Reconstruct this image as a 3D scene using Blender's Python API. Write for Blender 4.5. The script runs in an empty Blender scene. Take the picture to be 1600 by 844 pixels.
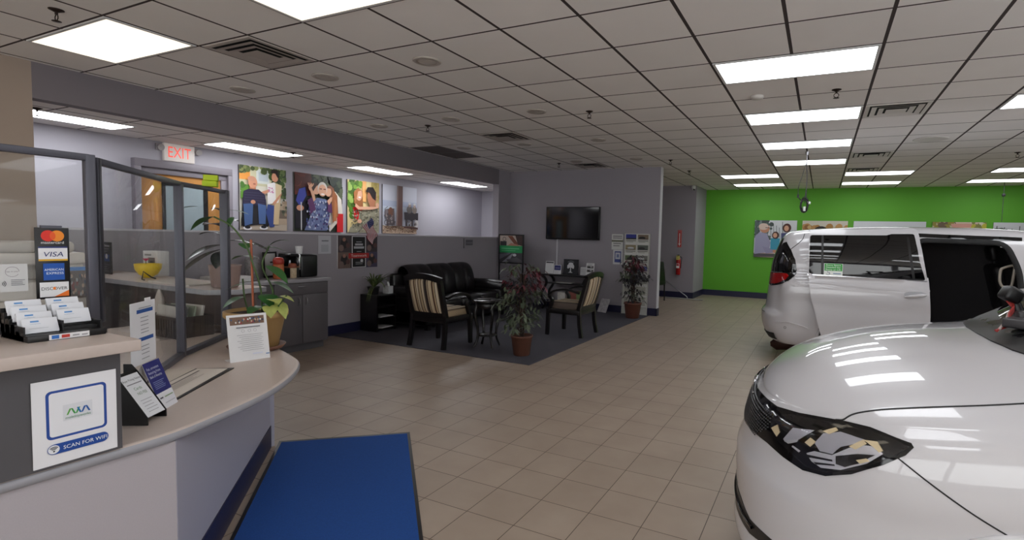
import bpy, bmesh, math, random
from math import sin, cos, pi, radians, sqrt, atan2
from mathutils import Vector, Matrix, geometry
from mathutils.bvhtree import BVHTree

SC = bpy.context.scene
COL = SC.collection

# ------------------------------------------------------------------ camera
# floor z = 0, x to the right along the green wall, y into the room (metres)
YAW, PITCH, ROLL, FPX, CX = 0.4434, -0.0628, 0.0267, 810.63, 897.33
CAMPOS = Vector((0, 0, 1.54))
f_ = Vector((-sin(YAW) * cos(PITCH), cos(YAW) * cos(PITCH), sin(PITCH)))
r_ = Vector((cos(YAW), sin(YAW), 0))
u_ = r_.cross(f_)
R_ = cos(ROLL) * r_ + sin(ROLL) * u_
U_ = -sin(ROLL) * r_ + cos(ROLL) * u_
cd = bpy.data.cameras.new('camera')
cam = bpy.data.objects.new('camera', cd)
COL.objects.link(cam)
cam.matrix_world = Matrix(((R_.x, U_.x, -f_.x, 0), (R_.y, U_.y, -f_.y, 0), (R_.z, U_.z, -f_.z, CAMPOS.z), (0, 0, 0, 1)))
cd.sensor_fit = 'HORIZONTAL'
cd.sensor_width = 36.0
cd.lens = 36.0 * FPX / 1600.0
cd.shift_x = -(CX - 800.0) / 1600.0
cd.clip_start = 0.05
SC.camera = cam

# ------------------------------------------------------------------ light and exposure
SC.view_settings.view_transform = 'Standard'
SC.view_settings.look = 'None'
SC.view_settings.exposure = 0.15
SC.view_settings.gamma = 1.0
SC.view_settings.use_curve_mapping = False
LAMP_COOL = ((0.93, 0.96, 1.0), 5.4)      # colour, strength of the cool ceiling troffers
LAMP_WARM = ((1.0, 0.88, 0.70), 1.25)      # the warm ones above the reception desk
LAMP_ALCOVE = ((0.95, 0.97, 1.0), 10.0)
wd = bpy.data.worlds.new('world')
SC.world = wd
wd.use_nodes = True
wd.node_tree.nodes['Background'].inputs[0].default_value = (0.53, 0.52, 0.52, 1)
wd.node_tree.nodes['Background'].inputs[1].default_value = 6.5
SC.cycles.max_bounces = 10
SC.cycles.diffuse_bounces = 5
SC.cycles.transparent_max_bounces = 12
SC.cycles.sample_clamp_indirect = 6.0
SC.cycles.caustics_reflective = False
SC.cycles.caustics_refractive = False

# ------------------------------------------------------------------ helpers: materials
def lin(c):
    out = []
    for v in c[:3]:
        v = v / 255.0
        out.append(v / 12.92 if v <= 0.04045 else ((v + 0.055) / 1.055) ** 2.4)
    return tuple(out)

def hx(s):
    s = s.lstrip('#')
    return lin([int(s[i:i + 2], 16) for i in (0, 2, 4)])

def M(name, c, rough=0.5, metal=0.0, spec=0.5, coat=0.0, noise=None, emit=None):
    """Principled material; c is an sRGB triple 0-255; noise = (scale, amount) mottles the colour."""
    m = bpy.data.materials.new(name)
    m.use_nodes = True
    nt = m.node_tree
    b = nt.nodes['Principled BSDF']
    col = (*lin(c), 1)
    b.inputs['Base Color'].default_value = col
    b.inputs['Roughness'].default_value = rough
    b.inputs['Metallic'].default_value = metal
    b.inputs['Specular IOR Level'].default_value = spec
    if coat:
        b.inputs['Coat Weight'].default_value = coat
        b.inputs['Coat Roughness'].default_value = 0.02
    if emit:
        b.inputs['Emission Color'].default_value = (*emit[0], 1)
        b.inputs['Emission Strength'].default_value = emit[1]
    if noise:
        sc_, am = noise
        tc = nt.nodes.new('ShaderNodeTexCoord')
        nz = nt.nodes.new('ShaderNodeTexNoise')
        nz.inputs['Scale'].default_value = sc_
        nz.inputs['Detail'].default_value = 3
        nt.links.new(tc.outputs['Object'], nz.inputs['Vector'])
        mx = nt.nodes.new('ShaderNodeMix')
        mx.data_type = 'RGBA'
        mx.inputs[6].default_value = (*[v * (1 - am) for v in col[:3]], 1)
        mx.inputs[7].default_value = (*[min(1, v * (1 + am)) for v in col[:3]], 1)
        nt.links.new(nz.outputs['Fac'], mx.inputs[0])
        nt.links.new(mx.outputs[2], b.inputs['Base Color'])
    return m

def glass_mat(name, tint=(1, 1, 1), refl=1.0, alpha_white=0.0):
    """Clear sheet: mostly transparent with a Fresnel reflection."""
    m = bpy.data.materials.new(name)
    m.use_nodes = True
    nt = m.node_tree
    for n in list(nt.nodes):
        nt.nodes.remove(n)
    out = nt.nodes.new('ShaderNodeOutputMaterial')
    tr = nt.nodes.new('ShaderNodeBsdfTransparent')
    tr.inputs[0].default_value = (*tint, 1)
    gl = nt.nodes.new('ShaderNodeBsdfGlossy')
    gl.inputs['Roughness'].default_value = 0.03
    fr = nt.nodes.new('ShaderNodeFresnel')
    geo = nt.nodes.new('ShaderNodeNewGeometry')
    mr = nt.nodes.new('ShaderNodeMapRange')          # keep the same reflection on both faces of the thin sheet
    mr.inputs[3].default_value = 1.45; mr.inputs[4].default_value = 1 / 1.45
    nt.links.new(geo.outputs['Backfacing'], mr.inputs[0]); nt.links.new(mr.outputs[0], fr.inputs['IOR'])
    mul = nt.nodes.new('ShaderNodeMath')
    mul.operation = 'MULTIPLY'
    mul.inputs[1].default_value = refl
    nt.links.new(fr.outputs[0], mul.inputs[0])
    mx = nt.nodes.new('ShaderNodeMixShader')
    nt.links.new(mul.outputs[0], mx.inputs[0])
    nt.links.new(tr.outputs[0], mx.inputs[1])
    nt.links.new(gl.outputs[0], mx.inputs[2])
    last = mx
    if alpha_white:
        df = nt.nodes.new('ShaderNodeBsdfDiffuse')
        df.inputs[0].default_value = (0.8, 0.82, 0.84, 1)
        m2 = nt.nodes.new('ShaderNodeMixShader')
        m2.inputs[0].default_value = alpha_white
        nt.links.new(mx.outputs[0], m2.inputs[1])
        nt.links.new(df.outputs[0], m2.inputs[2])
        last = m2
    nt.links.new(last.outputs[0], out.inputs[0])
    return m

def print_mat(name, rough=0.45, spec=0.4):
    m = bpy.data.materials.new(name)
    m.use_nodes = True
    nt = m.node_tree
    b = nt.nodes['Principled BSDF']
    b.inputs['Roughness'].default_value = rough
    b.inputs['Specular IOR Level'].default_value = spec
    a = nt.nodes.new('ShaderNodeAttribute')
    a.attribute_name = 'Col'
    nt.links.new(a.outputs['Color'], b.inputs['Base Color'])
    return m

# ------------------------------------------------------------------ helpers: objects
def tag(o, label=None, cat=None, group=None, kind=None):
    if label: o['label'] = label
    if cat: o['category'] = cat
    if group: o['group'] = group
    if kind: o['kind'] = kind
    return o

def empty(name, loc=(0, 0, 0), rz=0.0, label=None, cat=None, group=None):
    o = bpy.data.objects.new(name, None)
    COL.objects.link(o)
    o.location = loc
    o.rotation_euler = (0, 0, rz)
    o.empty_display_size = 0.1
    return tag(o, label, cat, group)

def copy_tree(o, parent=None):
    c = o.copy()
    COL.objects.link(c)
    c.parent = parent
    if parent is not None:
        c.matrix_parent_inverse = o.matrix_parent_inverse.copy()
    for ch in o.children:
        copy_tree(ch, c)
    return c

class MB:
    """collects shapes; build() links them as one mesh object"""
    def __init__(s):
        s.v = []; s.f = []; s.mi = []; s.sm = []; s.col = []
        s.m = 0; s.smooth = False
        s.xf = None
    def add(s, vs, fs, smooth=None, cols=None):
        n = len(s.v)
        for p in vs:
            p = Vector(p)
            if s.xf is not None: p = s.xf @ p
            s.v.append(p)
        for i, f in enumerate(fs):
            s.f.append([n + k for k in f]); s.mi.append(s.m)
            s.sm.append(s.smooth if smooth is None else smooth)
            s.col.append(cols[i] if cols else (1, 1, 1))
        return s
    def box(s, a, b, bev=0.0):
        x0, y0, z0 = [min(a[i], b[i]) for i in range(3)]
        x1, y1, z1 = [max(a[i], b[i]) for i in range(3)]
        bev = min(bev, (x1 - x0) * .49, (y1 - y0) * .49, (z1 - z0) * .49)
        if bev <= 0:
            vs = [(x0, y0, z0), (x1, y0, z0), (x1, y1, z0), (x0, y1, z0), (x0, y0, z1), (x1, y0, z1), (x1, y1, z1), (x0, y1, z1)]
            s.add(vs, [(3, 2, 1, 0), (4, 5, 6, 7), (0, 1, 5, 4), (1, 2, 6, 5), (2, 3, 7, 6), (3, 0, 4, 7)])
            return s
        bm = bmesh.new()
        r = bmesh.ops.create_cube(bm, size=1)
        for v in bm.verts:
            v.co = Vector(((x0 + x1) / 2 + v.co.x * (x1 - x0), (y0 + y1) / 2 + v.co.y * (y1 - y0), (z0 + z1) / 2 + v.co.z * (z1 - z0)))
        bmesh.ops.bevel(bm, geom=list(bm.edges), offset=bev, segments=3 if bev > .008 else 2, profile=.5, affect='EDGES')
        s.bm(bm, True)
        return s
    def bm(s, bm, smooth=None):
        bm.verts.ensure_lookup_table(); bm.verts.index_update()
        s.add([v.co.copy() for v in bm.verts], [[v.index for v in f.verts] for f in bm.faces], smooth)
        bm.free()
        return s
    def prism(s, pts, z0, z1, bev=0.0, smooth=None):
        """polygon pts (x, y) counter-clockwise, extruded z0..z1"""
        n = len(pts)
        if bev > 0:
            c = Vector((sum(p[0] for p in pts) / n, sum(p[1] for p in pts) / n))
            def ins(d):
                out = []
                for i in range(n):
                    a, p, b = Vector(pts[i - 1]), Vector(pts[i]), Vector(pts[(i + 1) % n])
                    e1 = (p - a); e2 = (b - p)
                    e1 = e1.normalized() if e1.length > 1e-9 else Vector((1, 0)); e2 = e2.normalized() if e2.length > 1e-9 else e1
                    n1 = Vector((-e1.y, e1.x)); n2 = Vector((-e2.y, e2.x))
                    nn = n1 + n2
                    nn = nn / max(.3, nn.length_squared) * 2 if nn.length > 1e-6 else n1
                    out.append(p + nn * d)
                return out
            rings = []
            for k in range(5):
                a = k / 4 * pi / 2
                rings.append((ins(bev * (1 - sin(a))), z0 + bev * (1 - cos(a))))
            for k in range(5):
                a = k / 4 * pi / 2
                rings.append((ins(bev * (1 - cos(a))), z1 - bev * (1 - sin(a))))
        else:
            rings = [(pts, z0), (pts, z1)]
        vs = []
        for pp, z in rings: vs += [(p[0], p[1], z) for p in pp]
        fs = []
        for k in range(len(rings) - 1):
            for i in range(n):
                j = (i + 1) % n
                fs.append((k * n + i, k * n + j, (k + 1) * n + j, (k + 1) * n + i))
        s.add(vs, fs, smooth if smooth is not None else bev > 0)
        tri = geometry.tessellate_polygon([[Vector((p[0], p[1], 0)) for p in rings[-1][0]]])
        base = len(rings) - 1
        s.add([(p[0], p[1], rings[-1][1]) for p in rings[-1][0]], [s._up(rings[-1][0], t) for t in tri], False)
        s.add([(p[0], p[1], rings[0][1]) for p in rings[0][0]], [s._up(rings[0][0], t)[::-1] for t in tri], False)
        return s
    @staticmethod
    def _up(p, t):
        a, b, c = [Vector((p[i][0], p[i][1])) for i in t]
        return tuple(t) if (b - a).cross(c - a) > 0 else tuple(t)[::-1]
    def cyl(s, p0, p1, r0, r1=None, n=16, cap=True):
        return s.tube([p0, p1], [r0, r0 if r1 is None else r1], n, cap)
    def tube(s, pts, r, n=10, cap=True, closed=False):
        pts = [Vector(p) for p in pts]
        k = len(pts)
        rs = r if isinstance(r, (list, tuple)) else [r] * k
        tg = []
        for i in range(k):
            a = pts[i - 1] if (i > 0 or closed) else pts[i]
            b = pts[(i + 1) % k] if (i < k - 1 or closed) else pts[i]
            d = b - a
            tg.append(d.normalized() if d.length > 1e-9 else Vector((0, 0, 1)))
        ref = Vector((0, 0, 1)) if abs(tg[0].z) < .9 else Vector((1, 0, 0))
        nx = tg[0].cross(ref).normalized()
        vs = []
        for i in range(k):
            nx = (nx - tg[i] * nx.dot(tg[i]))
            nx = nx.normalized() if nx.length > 1e-6 else tg[i].orthogonal().normalized()
            ny = tg[i].cross(nx)
            for j in range(n):
                a = 2 * pi * j / n
                vs.append(pts[i] + (nx * cos(a) + ny * sin(a)) * rs[i])
        fs = []
        for i in range(k if closed else k - 1):
            i2 = (i + 1) % k
            for j in range(n):
                j2 = (j + 1) % n
                fs.append((i * n + j, i * n + j2, i2 * n + j2, i2 * n + j))
        s.add(vs, fs, True)
        if cap and not closed:
            s.add(vs[:n], [tuple(range(n))[::-1]], False)
            s.add(vs[-n:], [tuple(range(n))], False)
        return s
    def lathe(s, prof, c=(0, 0, 0), n=32, smooth=True, sx=1.0, sy=1.0):
        """prof: (r, z) list; axis z through c"""
        vs = []
        for r, z in prof:
            for j in range(n):
                a = 2 * pi * j / n
                vs.append((c[0] + r * cos(a) * sx, c[1] + r * sin(a) * sy, c[2] + z))
        fs = []
        for i in range(len(prof) - 1):
            for j in range(n):
                j2 = (j + 1) % n
                fs.append((i * n + j, i * n + j2, (i + 1) * n + j2, (i + 1) * n + j))
        s.add(vs, fs, smooth)
        s.add(vs[:n], [tuple(range(n))[::-1]], False)
        s.add(vs[-n:], [tuple(range(n))], False)
        return s
    def sheet(s, fn, nu, nv, smooth=True):
        """grid of fn(u, v), u, v in 0..1"""
        vs = [fn(i / nu, j / nv) for j in range(nv + 1) for i in range(nu + 1)]
        w = nu + 1
        s.add(vs, [(j * w + i, j * w + i + 1, (j + 1) * w + i + 1, (j + 1) * w + i) for j in range(nv) for i in range(nu)], smooth)
        return s
    def build(s, name, mat, parent=None, weld=False):
        me = bpy.data.meshes.new(name)
        me.from_pydata([tuple(p) for p in s.v], [], s.f)
        for mm in (mat if isinstance(mat, (list, tuple)) else [mat]):
            me.materials.append(mm)
        me.polygons.foreach_set('material_index', s.mi)
        me.polygons.foreach_set('use_smooth', s.sm)
        if any(c != (1, 1, 1) for c in s.col):
            at = me.color_attributes.new('Col', 'FLOAT_COLOR', 'CORNER')
            buf = []
            for p, c in zip(me.polygons, s.col):
                buf += [c[0], c[1], c[2], 1.0] * p.loop_total
            at.data.foreach_set('color', buf)
        me.update()
        if weld:
            b = bmesh.new(); b.from_mesh(me)
            bmesh.ops.remove_doubles(b, verts=b.verts, dist=1e-5)
            bmesh.ops.recalc_face_normals(b, faces=b.faces)
            b.to_mesh(me); b.free()
        o = bpy.data.objects.new(name, me)
        COL.objects.link(o)
        o.parent = parent
        return o

def frame_mat(origin, xd, yd):
    """matrix whose local x, y run along xd, yd"""
    x = Vector(xd).normalized(); y = Vector(yd)
    y = (y - x * y.dot(x)).normalized(); z = x.cross(y)
    o = Vector(origin)
    return Matrix(((x.x, y.x, z.x, o.x), (x.y, y.y, z.y, o.y), (x.z, y.z, z.z, o.z), (0, 0, 0, 1)))

_glyph = {}
def glyphs(txt):
    """triangles of a line of text: verts, faces, width at size 1"""
    if txt not in _glyph:
        cu = bpy.data.curves.new('lettering', 'FONT')
        cu.body = txt; cu.size = 1.0; cu.resolution_u = 3
        ob = bpy.data.objects.new('lettering', cu)
        me = ob.to_mesh()
        vs = [(v.co.x, v.co.y) for v in me.vertices]
        fs = [tuple(p.vertices) for p in me.polygons]
        ob.to_mesh_clear()
        bpy.data.objects.remove(ob); bpy.data.curves.remove(cu)
        xs = [v[0] for v in vs] or [0, 1]
        _glyph[txt] = (vs, fs, min(xs), max(xs))
    return _glyph[txt]

class Art:
    """a flat print: coloured shapes in 0..1 x 0..1, laid in thin layers"""
    def __init__(s, w, h, bg=None):
        s.w, s.h = w, h; s.mb = MB(); s.k = 0
        s.step = 0.00025
        if bg: s.rect(0, 0, 1, 1, bg)
    def _c(s, c):
        c = hx(c) if isinstance(c, str) else lin(c)
        return tuple(max(.0005, x) for x in c)
    def _put(s, pts, fs, c):
        s.k += 1
        z = s.k * s.step
        pts = [(min(1, max(0, p[0])), min(1, max(0, p[1]))) for p in pts]
        s.mb.add([(p[0] * s.w, p[1] * s.h, z) for p in pts], fs, False, [s._c(c)] * len(fs))
    def poly(s, pts, c):
        tri = geometry.tessellate_polygon([[Vector((p[0] * s.w, p[1] * s.h, 0)) for p in pts]])
        q = [(p[0] * s.w, p[1] * s.h) for p in pts]
        s._put(pts, [MB._up(q, t) for t in tri], c)
    def rect(s, x0, y0, x1, y1, c):
        s._put([(x0, y0), (x1, y0), (x1, y1), (x0, y1)], [(0, 1, 2, 3)], c)
    def ell(s, x, y, rx, ry, c, n=20, a=0.0):
        ca, sa = cos(a), sin(a)
        pts = []
        for i in range(n):
            t = 2 * pi * i / n
            ex, ey = rx * cos(t) * s.w, ry * sin(t) * s.h
            pts.append((x + (ex * ca - ey * sa) / s.w, y + (ex * sa + ey * ca) / s.h))
        s._put(pts, [tuple(range(n))], c)
    def rrect(s, x0, y0, x1, y1, r, c):
        """rounded rect; r in metres"""
        rx, ry = r / s.w, r / s.h
        pts = []
        for cx_, cy_, a0 in ((x1 - rx, y1 - ry, 0), (x0 + rx, y1 - ry, 90), (x0 + rx, y0 + ry, 180), (x1 - rx, y0 + ry, 270)):
            for i in range(6):
                t = radians(a0 + 18 * i)
                pts.append((cx_ + rx * cos(t), cy_ + ry * sin(t)))
        s._put(pts, [tuple(range(len(pts)))], c)
    def line(s, pts, wd, c):
        """wd in metres"""
        P = [Vector((p[0] * s.w, p[1] * s.h)) for p in pts]
        L_, R2 = [], []
        for i in range(len(P)):
            d = (P[min(i + 1, len(P) - 1)] - P[max(i - 1, 0)]).normalized()
            n = Vector((-d.y, d.x)) * wd / 2
            L_.append(P[i] + n); R2.append(P[i] - n)
        k = len(P)
        pts2 = [(p.x / s.w, p.y / s.h) for p in L_ + R2]
        s._put(pts2, [(k + i, k + i + 1, i + 1, i) for i in range(k - 1)], c)
    def arc(s, x, y, r, a0, a1, wd, c, n=14):
        """circle arc, r and wd in metres"""
        s.line([(x + r * cos(radians(a0 + (a1 - a0) * i / n)) / s.w, y + r * sin(radians(a0 + (a1 - a0) * i / n)) / s.h) for i in range(n + 1)], wd, c)
    def text(s, x, y, size, txt, c, align='c', maxw=None, slant=0.0):
        """size = letter height scale in metres, (x, y) = baseline anchor, maxw as a fraction of the width"""
        vs, fs, a, b = glyphs(txt)
        kx = size
        if maxw: kx = min(size * 1.3, maxw * s.w / max(1e-6, (b - a)))
        off = {'l': a, 'c': (a + b) / 2, 'r': b}[align]
        s._put([(x + ((v[0] - off) * kx + slant * v[1] * size) / s.w, y + v[1] * size / s.h) for v in vs], fs, c)
    def lines(s, x0, x1, y0, y1, n, c, th=0.002, ragged=.25, seed=1):
        rnd = random.Random(seed)
        for i in range(n):
            y = y1 + (y0 - y1) * i / max(1, n - 1)
            s.rect(x0, y - th / s.h / 2, x1 - (x1 - x0) * rnd.random() * ragged, y + th / s.h / 2, c)
    def build(s, name, parent, mw=None, mat=None):
        o = s.mb.build(name, mat or PRINT, parent)
        if mw is not None: o.matrix_local = mw
        return o

PRINT = print_mat('printed_paper')
PRINT_GLOSS = print_mat('printed_gloss', 0.2, 0.5)
def catmull(pts, n=8, closed=False):
    P = [Vector(p) for p in pts]
    k = len(P); out = []
    for i in range(k if closed else k - 1):
        p1, p2 = P[i], P[(i + 1) % k]
        p0 = P[i - 1] if (i > 0 or closed) else p1 * 2 - p2
        p3 = P[(i + 2) % k] if (i + 2 < k or closed) else p2 * 2 - p1
        for j in range(n):
            t = j / n
            out.append(0.5 * ((2 * p1) + (p2 - p0) * t + (2 * p0 - 5 * p1 + 4 * p2 - p3) * t * t + (3 * p1 - p0 - 3 * p2 + p3) * t ** 3))
    if not closed: out.append(P[-1])
    return out
def interp(tab, x):
    if x <= tab[0][0]: return tab[0][1]
    for i in range(len(tab) - 1):
        if x <= tab[i + 1][0]:
            (x0, y0), (x1, y1) = tab[i], tab[i + 1]
            h = x1 - x0; t = (x - x0) / h
            m0 = (y1 - tab[i - 1][1]) / (x1 - tab[i - 1][0]) if i > 0 else (y1 - y0) / h
            m1 = (tab[i + 2][1] - y0) / (tab[i + 2][0] - x0) if i + 2 < len(tab) else (y1 - y0) / h
            # keep monotone
            dd = (y1 - y0) / h
            for_ = lambda m: 0.0 if m * dd <= 0 else max(-3 * abs(dd), min(3 * abs(dd), m))
            m0, m1 = for_(m0), for_(m1)
            t2, t3 = t * t, t * t * t
            return (2 * t3 - 3 * t2 + 1) * y0 + (t3 - 2 * t2 + t) * h * m0 + (-2 * t3 + 3 * t2) * y1 + (t3 - t2) * h * m1
    return tab[-1][1]
def sstep(a, b, x):
    t = max(0.0, min(1.0, (x - a) / (b - a)))
    return t * t * (3 - 2 * t)
# ------------------------------------------------------------------ the room
H = 2.98
GX0, GPX, GY0, GPY = -0.892, 0.6096, 4.352, 0.6125      # ceiling grid
def gx(i): return GX0 + GPX * i
def gy(j): return GY0 + GPY * j

def grid_mat(name, base, line, x0, px, y0, py, wd, vary, rough, mottle=(6.0, .06), bump=0.0, wdx=None, base2=None):
    m = bpy.data.materials.new(name); m.use_nodes = True
    nt = m.node_tree; N = nt.nodes; L = nt.links
    b = N['Principled BSDF']; b.inputs['Roughness'].default_value = rough
    tc = N.new('ShaderNodeTexCoord'); sp = N.new('ShaderNodeSeparateXYZ')
    L.new(tc.outputs['Object'], sp.inputs[0])
    def math_(op, a, v=None):
        n = N.new('ShaderNodeMath'); n.operation = op
        for i, q in enumerate((a, v)):
            if q is None: continue
            if isinstance(q, (int, float)): n.inputs[i].default_value = q
            else: L.new(q, n.inputs[i])
        return n.outputs[0]
    ids = []; masks = []
    for ax, o, p, w in (('X', x0, px, wdx or wd), ('Y', y0, py, wd)):
        t = math_('DIVIDE', math_('SUBTRACT', sp.outputs[ax], o), p)
        ids.append(math_('FLOOR', t))
        d = math_('ABSOLUTE', math_('SUBTRACT', math_('FRACT', math_('ADD', t, 0.5)), 0.5))
        masks.append(math_('LESS_THAN', d, w / p / 2))
    mask = math_('MAXIMUM', masks[0], masks[1])
    cb = N.new('ShaderNodeCombineXYZ'); L.new(ids[0], cb.inputs[0]); L.new(ids[1], cb.inputs[1])
    wn = N.new('ShaderNodeTexWhiteNoise'); wn.noise_dimensions = '3D'; L.new(cb.outputs[0], wn.inputs['Vector'])
    nz = N.new('ShaderNodeTexNoise'); nz.inputs['Scale'].default_value = mottle[0]; nz.inputs['Detail'].default_value = 5
    L.new(tc.outputs['Object'], nz.inputs['Vector'])
    mr = N.new('ShaderNodeMapRange'); mr.inputs[3].default_value = 1 - vary; mr.inputs[4].default_value = 1 + vary
    L.new(wn.outputs['Value'], mr.inputs[0])
    mr2 = N.new('ShaderNodeMapRange'); mr2.inputs[1].default_value = .3; mr2.inputs[2].default_value = .7
    mr2.inputs[3].default_value = 1 - mottle[1]; mr2.inputs[4].default_value = 1 + mottle[1]
    L.new(nz.outputs['Fac'], mr2.inputs[0])
    val = math_('MULTIPLY', mr.outputs[0], mr2.outputs[0])
    c1 = N.new('ShaderNodeMix'); c1.data_type = 'RGBA'
    c1.inputs[6].default_value = (*lin(base), 1); c1.inputs[7].default_value = (*lin(base2 or base), 1)
    L.new(wn.outputs['Color'], c1.inputs[0]) if False else L.new(nz.outputs['Fac'], c1.inputs[0])
    sc = N.new('ShaderNodeVectorMath'); sc.operation = 'SCALE'
    L.new(c1.outputs[2], sc.inputs[0]); L.new(val, sc.inputs['Scale'])
    mx = N.new('ShaderNodeMix'); mx.data_type = 'RGBA'
    L.new(mask, mx.inputs[0]); L.new(sc.outputs[0], mx.inputs[6]); mx.inputs[7].default_value = (*lin(line), 1)
    L.new(mx.outputs[2], b.inputs['Base Color'])
    if bump:
        bp = N.new('ShaderNodeBump'); bp.inputs['Strength'].default_value = bump; bp.inputs['Distance'].default_value = 0.004
        L.new(math_('SUBTRACT', nz.outputs['Fac'], mask), bp.inputs['Height']); L.new(bp.outputs[0], b.inputs['Normal'])
    return m

m_ceil = grid_mat('ceiling_tile', (240, 237, 234), (60, 50, 50), GX0, GPX, GY0, GPY, 0.018, .03, .9, (2.0, .02), wdx=0.024)
m_floor = grid_mat('floor_tile', (155, 137, 122), (72, 56, 48), -1.407, .3042, 3.508, .3042, 0.0045, .035, .42, (3.5, .05), .12, base2=(160, 146, 132))
m_wall = M('wall_paint', (154, 149, 156), .75, noise=(1.2, .02))
m_wall_lt = M('alcove_paint', (176, 173, 182), .7, noise=(1.0, .02))
m_wall_warm_lit = M('warm_lit_wall_paint', (164, 148, 136), .75, noise=(1.0, .02))  # warm glow of the reception lamps is put into this wall colour
m_beam = M('beam_paint', (122, 116, 122), .8)
m_green = M('green_paint', (94, 172, 40), .6, noise=(.8, .02))
m_navy = M('navy_vinyl', (30, 30, 62), .4)
m_cap = M('ledge_paint', (205, 203, 210), .5)
m_carpet = M('grey_carpet', (66, 64, 73), .95, noise=(160, .35))
m_black = M('black_satin', (14, 13, 15), .35)
m_blackwood = M('black_lacquered_wood', (17, 14, 16), .28, spec=.6)
m_white = M('white_metal', (215, 215, 215), .4)
m_dark = M('dark_void', (8, 8, 9), .8)
m_chrome = M('chrome', (210, 210, 214), .12, 1.0)
m_steel = M('brushed_steel', (170, 170, 176), .3, 1.0)
m_paper = M('white_paper', (228, 228, 230), .6)

def struct(name, boxes, mat, bev=0.0):
    mb = MB()
    for a, b in boxes: mb.box(a, b, bev)
    o = mb.build(name, mat); o['kind'] = 'structure'
    return o

struct('floor', [((-8.4, -4.6, -.12), (7.15, 15.15, 0))], m_floor)
struct('ceiling', [((-6.6, -4.6, H), (7.15, 15.15, H + .1))], m_ceil)
struct('ceiling_alcove', [((-8.3, -1.0, 2.68), (-6.6, 11.5, 2.78))], m_ceil)
struct('wall_left', [((-6.6, -4.6, 0), (-6.45, 2.17, H))], m_wall_warm_lit)
struct('wall_pony', [((-6.6, 2.17, 0), (-6.45, 9.62, 1.485))], m_wall)
struct('trim_ledge', [((-6.61, 2.17, 1.485), (-6.437, 9.62, 1.505))], m_cap)
struct('trim_beam', [((-6.6, 2.17, 2.66), (-6.45, 9.62, H))], m_beam)
struct('wall_partition', [((-6.6, 10.1, 0), (-2.95, 10.25, H)), ((-6.6, 9.62, 0), (-6.45, 10.1, H))], m_wall)
struct('trim_corner', [((-2.952, 10.095, .15), (-2.944, 10.255, H - .002))], m_cap)
struct('wall_alcove', [((-8.3, -1.0, 0), (-8.14, 11.5, 2.68)), ((-8.14, 11.35, 0), (-6.6, 11.5, 2.68)), ((-8.14, -1.1, 0), (-6.6, -1.0, 2.68))], m_wall_lt)
struct('wall_hallway', [((-6.75, 10.25, 0), (-6.6, 15.15, H)), ((-6.6, 13.72, 0), (-3.03, 13.87, H)), ((-3.18, 13.87, 0), (-3.03, 15.0, H))], m_wall)
struct('wall_green', [((-3.18, 15.0, 0), (7.15, 15.15, H))], m_green)
# unseen windows added behind the viewer and at the right, letting in fill daylight
WR = [(-3.6, -1.2), (-1.0, 1.4), (1.6, 4.0), (4.2, 6.6)]
WB = [(-5.6, -3.2), (-3.0, -.6), (-.4, 2.0), (2.2, 4.6)]
bx = [((7.0, -4.6, 0), (7.15, 15.0, .35)), ((7.0, -4.6, 2.7), (7.15, 15.0, H))]
e0 = -4.6
for a_, b_ in WR + [(15.0, 15.0)]: bx.append(((7.0, e0, .35), (7.15, a_, 2.7))); e0 = b_
struct('wall_right', bx, m_wall_lt)
bx = [((-6.45, -4.6, 0), (7.0, -4.45, .35)), ((-6.45, -4.6, 2.7), (7.0, -4.45, H))]
e0 = -6.45
for a_, b_ in WB + [(7.0, 7.0)]: bx.append(((e0, -4.6, .35), (a_, -4.45, 2.7))); e0 = b_
struct('wall_back', bx, m_wall_lt)
m_pane = glass_mat('added_window_glass', (.95, .97, .97), 1.0)
for k, (a_, b_) in enumerate(WR): struct('window_%d' % (k + 1), [((7.07, a_, .35), (7.08, b_, 2.7))], m_pane)
for k, (a_, b_) in enumerate(WB): struct('window_%d' % (k + 5), [((a_, -4.53, .35), (b_, -4.52, 2.7))], m_pane)
struct('baseboard_green', [((-3.02, 14.985, 0), (7.0, 15.0, .16)), ((-3.03, 13.72, 0), (-3.015, 15.0, .16))], m_navy)
struct('baseboard_hallway', [((-6.6, 13.705, 0), (-3.015, 13.72, .16))], m_navy)
struct('baseboard_partition', [((-6.45, 10.085, 0), (-2.935, 10.1, .15)), ((-2.95, 10.085, 0), (-2.935, 10.25, .15))], m_navy)
struct('baseboard_pony', [((-6.45, 4.8, 0), (-6.435, 10.085, .15))], m_navy)

# door in the alcove's back wall
XD = -8.14
m_oak = M('honey_oak_veneer', (186, 128, 58), .5, noise=(5, .12))
m_frame_grey = M('door_frame_paint', (122, 116, 124), .5)
m_frost = M('frosted_pane', (158, 172, 178), .3)
mb = MB()
mb.box((XD, 3.86, 0), (XD + .03, 4.74, 2.24))
door = mb.build('door_1', m_oak); door['kind'] = 'structure'
mb = MB()
for a, b in (((XD, 3.65, 2.32), (XD + .10, 4.88, 2.42)), ((XD, 3.65, 0), (XD + .10, 3.72, 2.32)), ((XD, 4.82, 0), (XD + .10, 4.88, 2.32)),
             ((XD, 3.72, 2.24), (XD + .06, 4.82, 2.32)), ((XD, 3.72, 0), (XD + .06, 3.86, 2.24)) if False else ((XD, 4.74, 0), (XD + .06, 4.82, 2.24))):
    mb.box(a, b, .004)
mb.build('door_frame', m_frame_grey, door)
MB().box((XD, 3.72, 0), (XD + .032, 3.86, 2.24)).build('door_edge', m_oak, door)
mb = MB()
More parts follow.
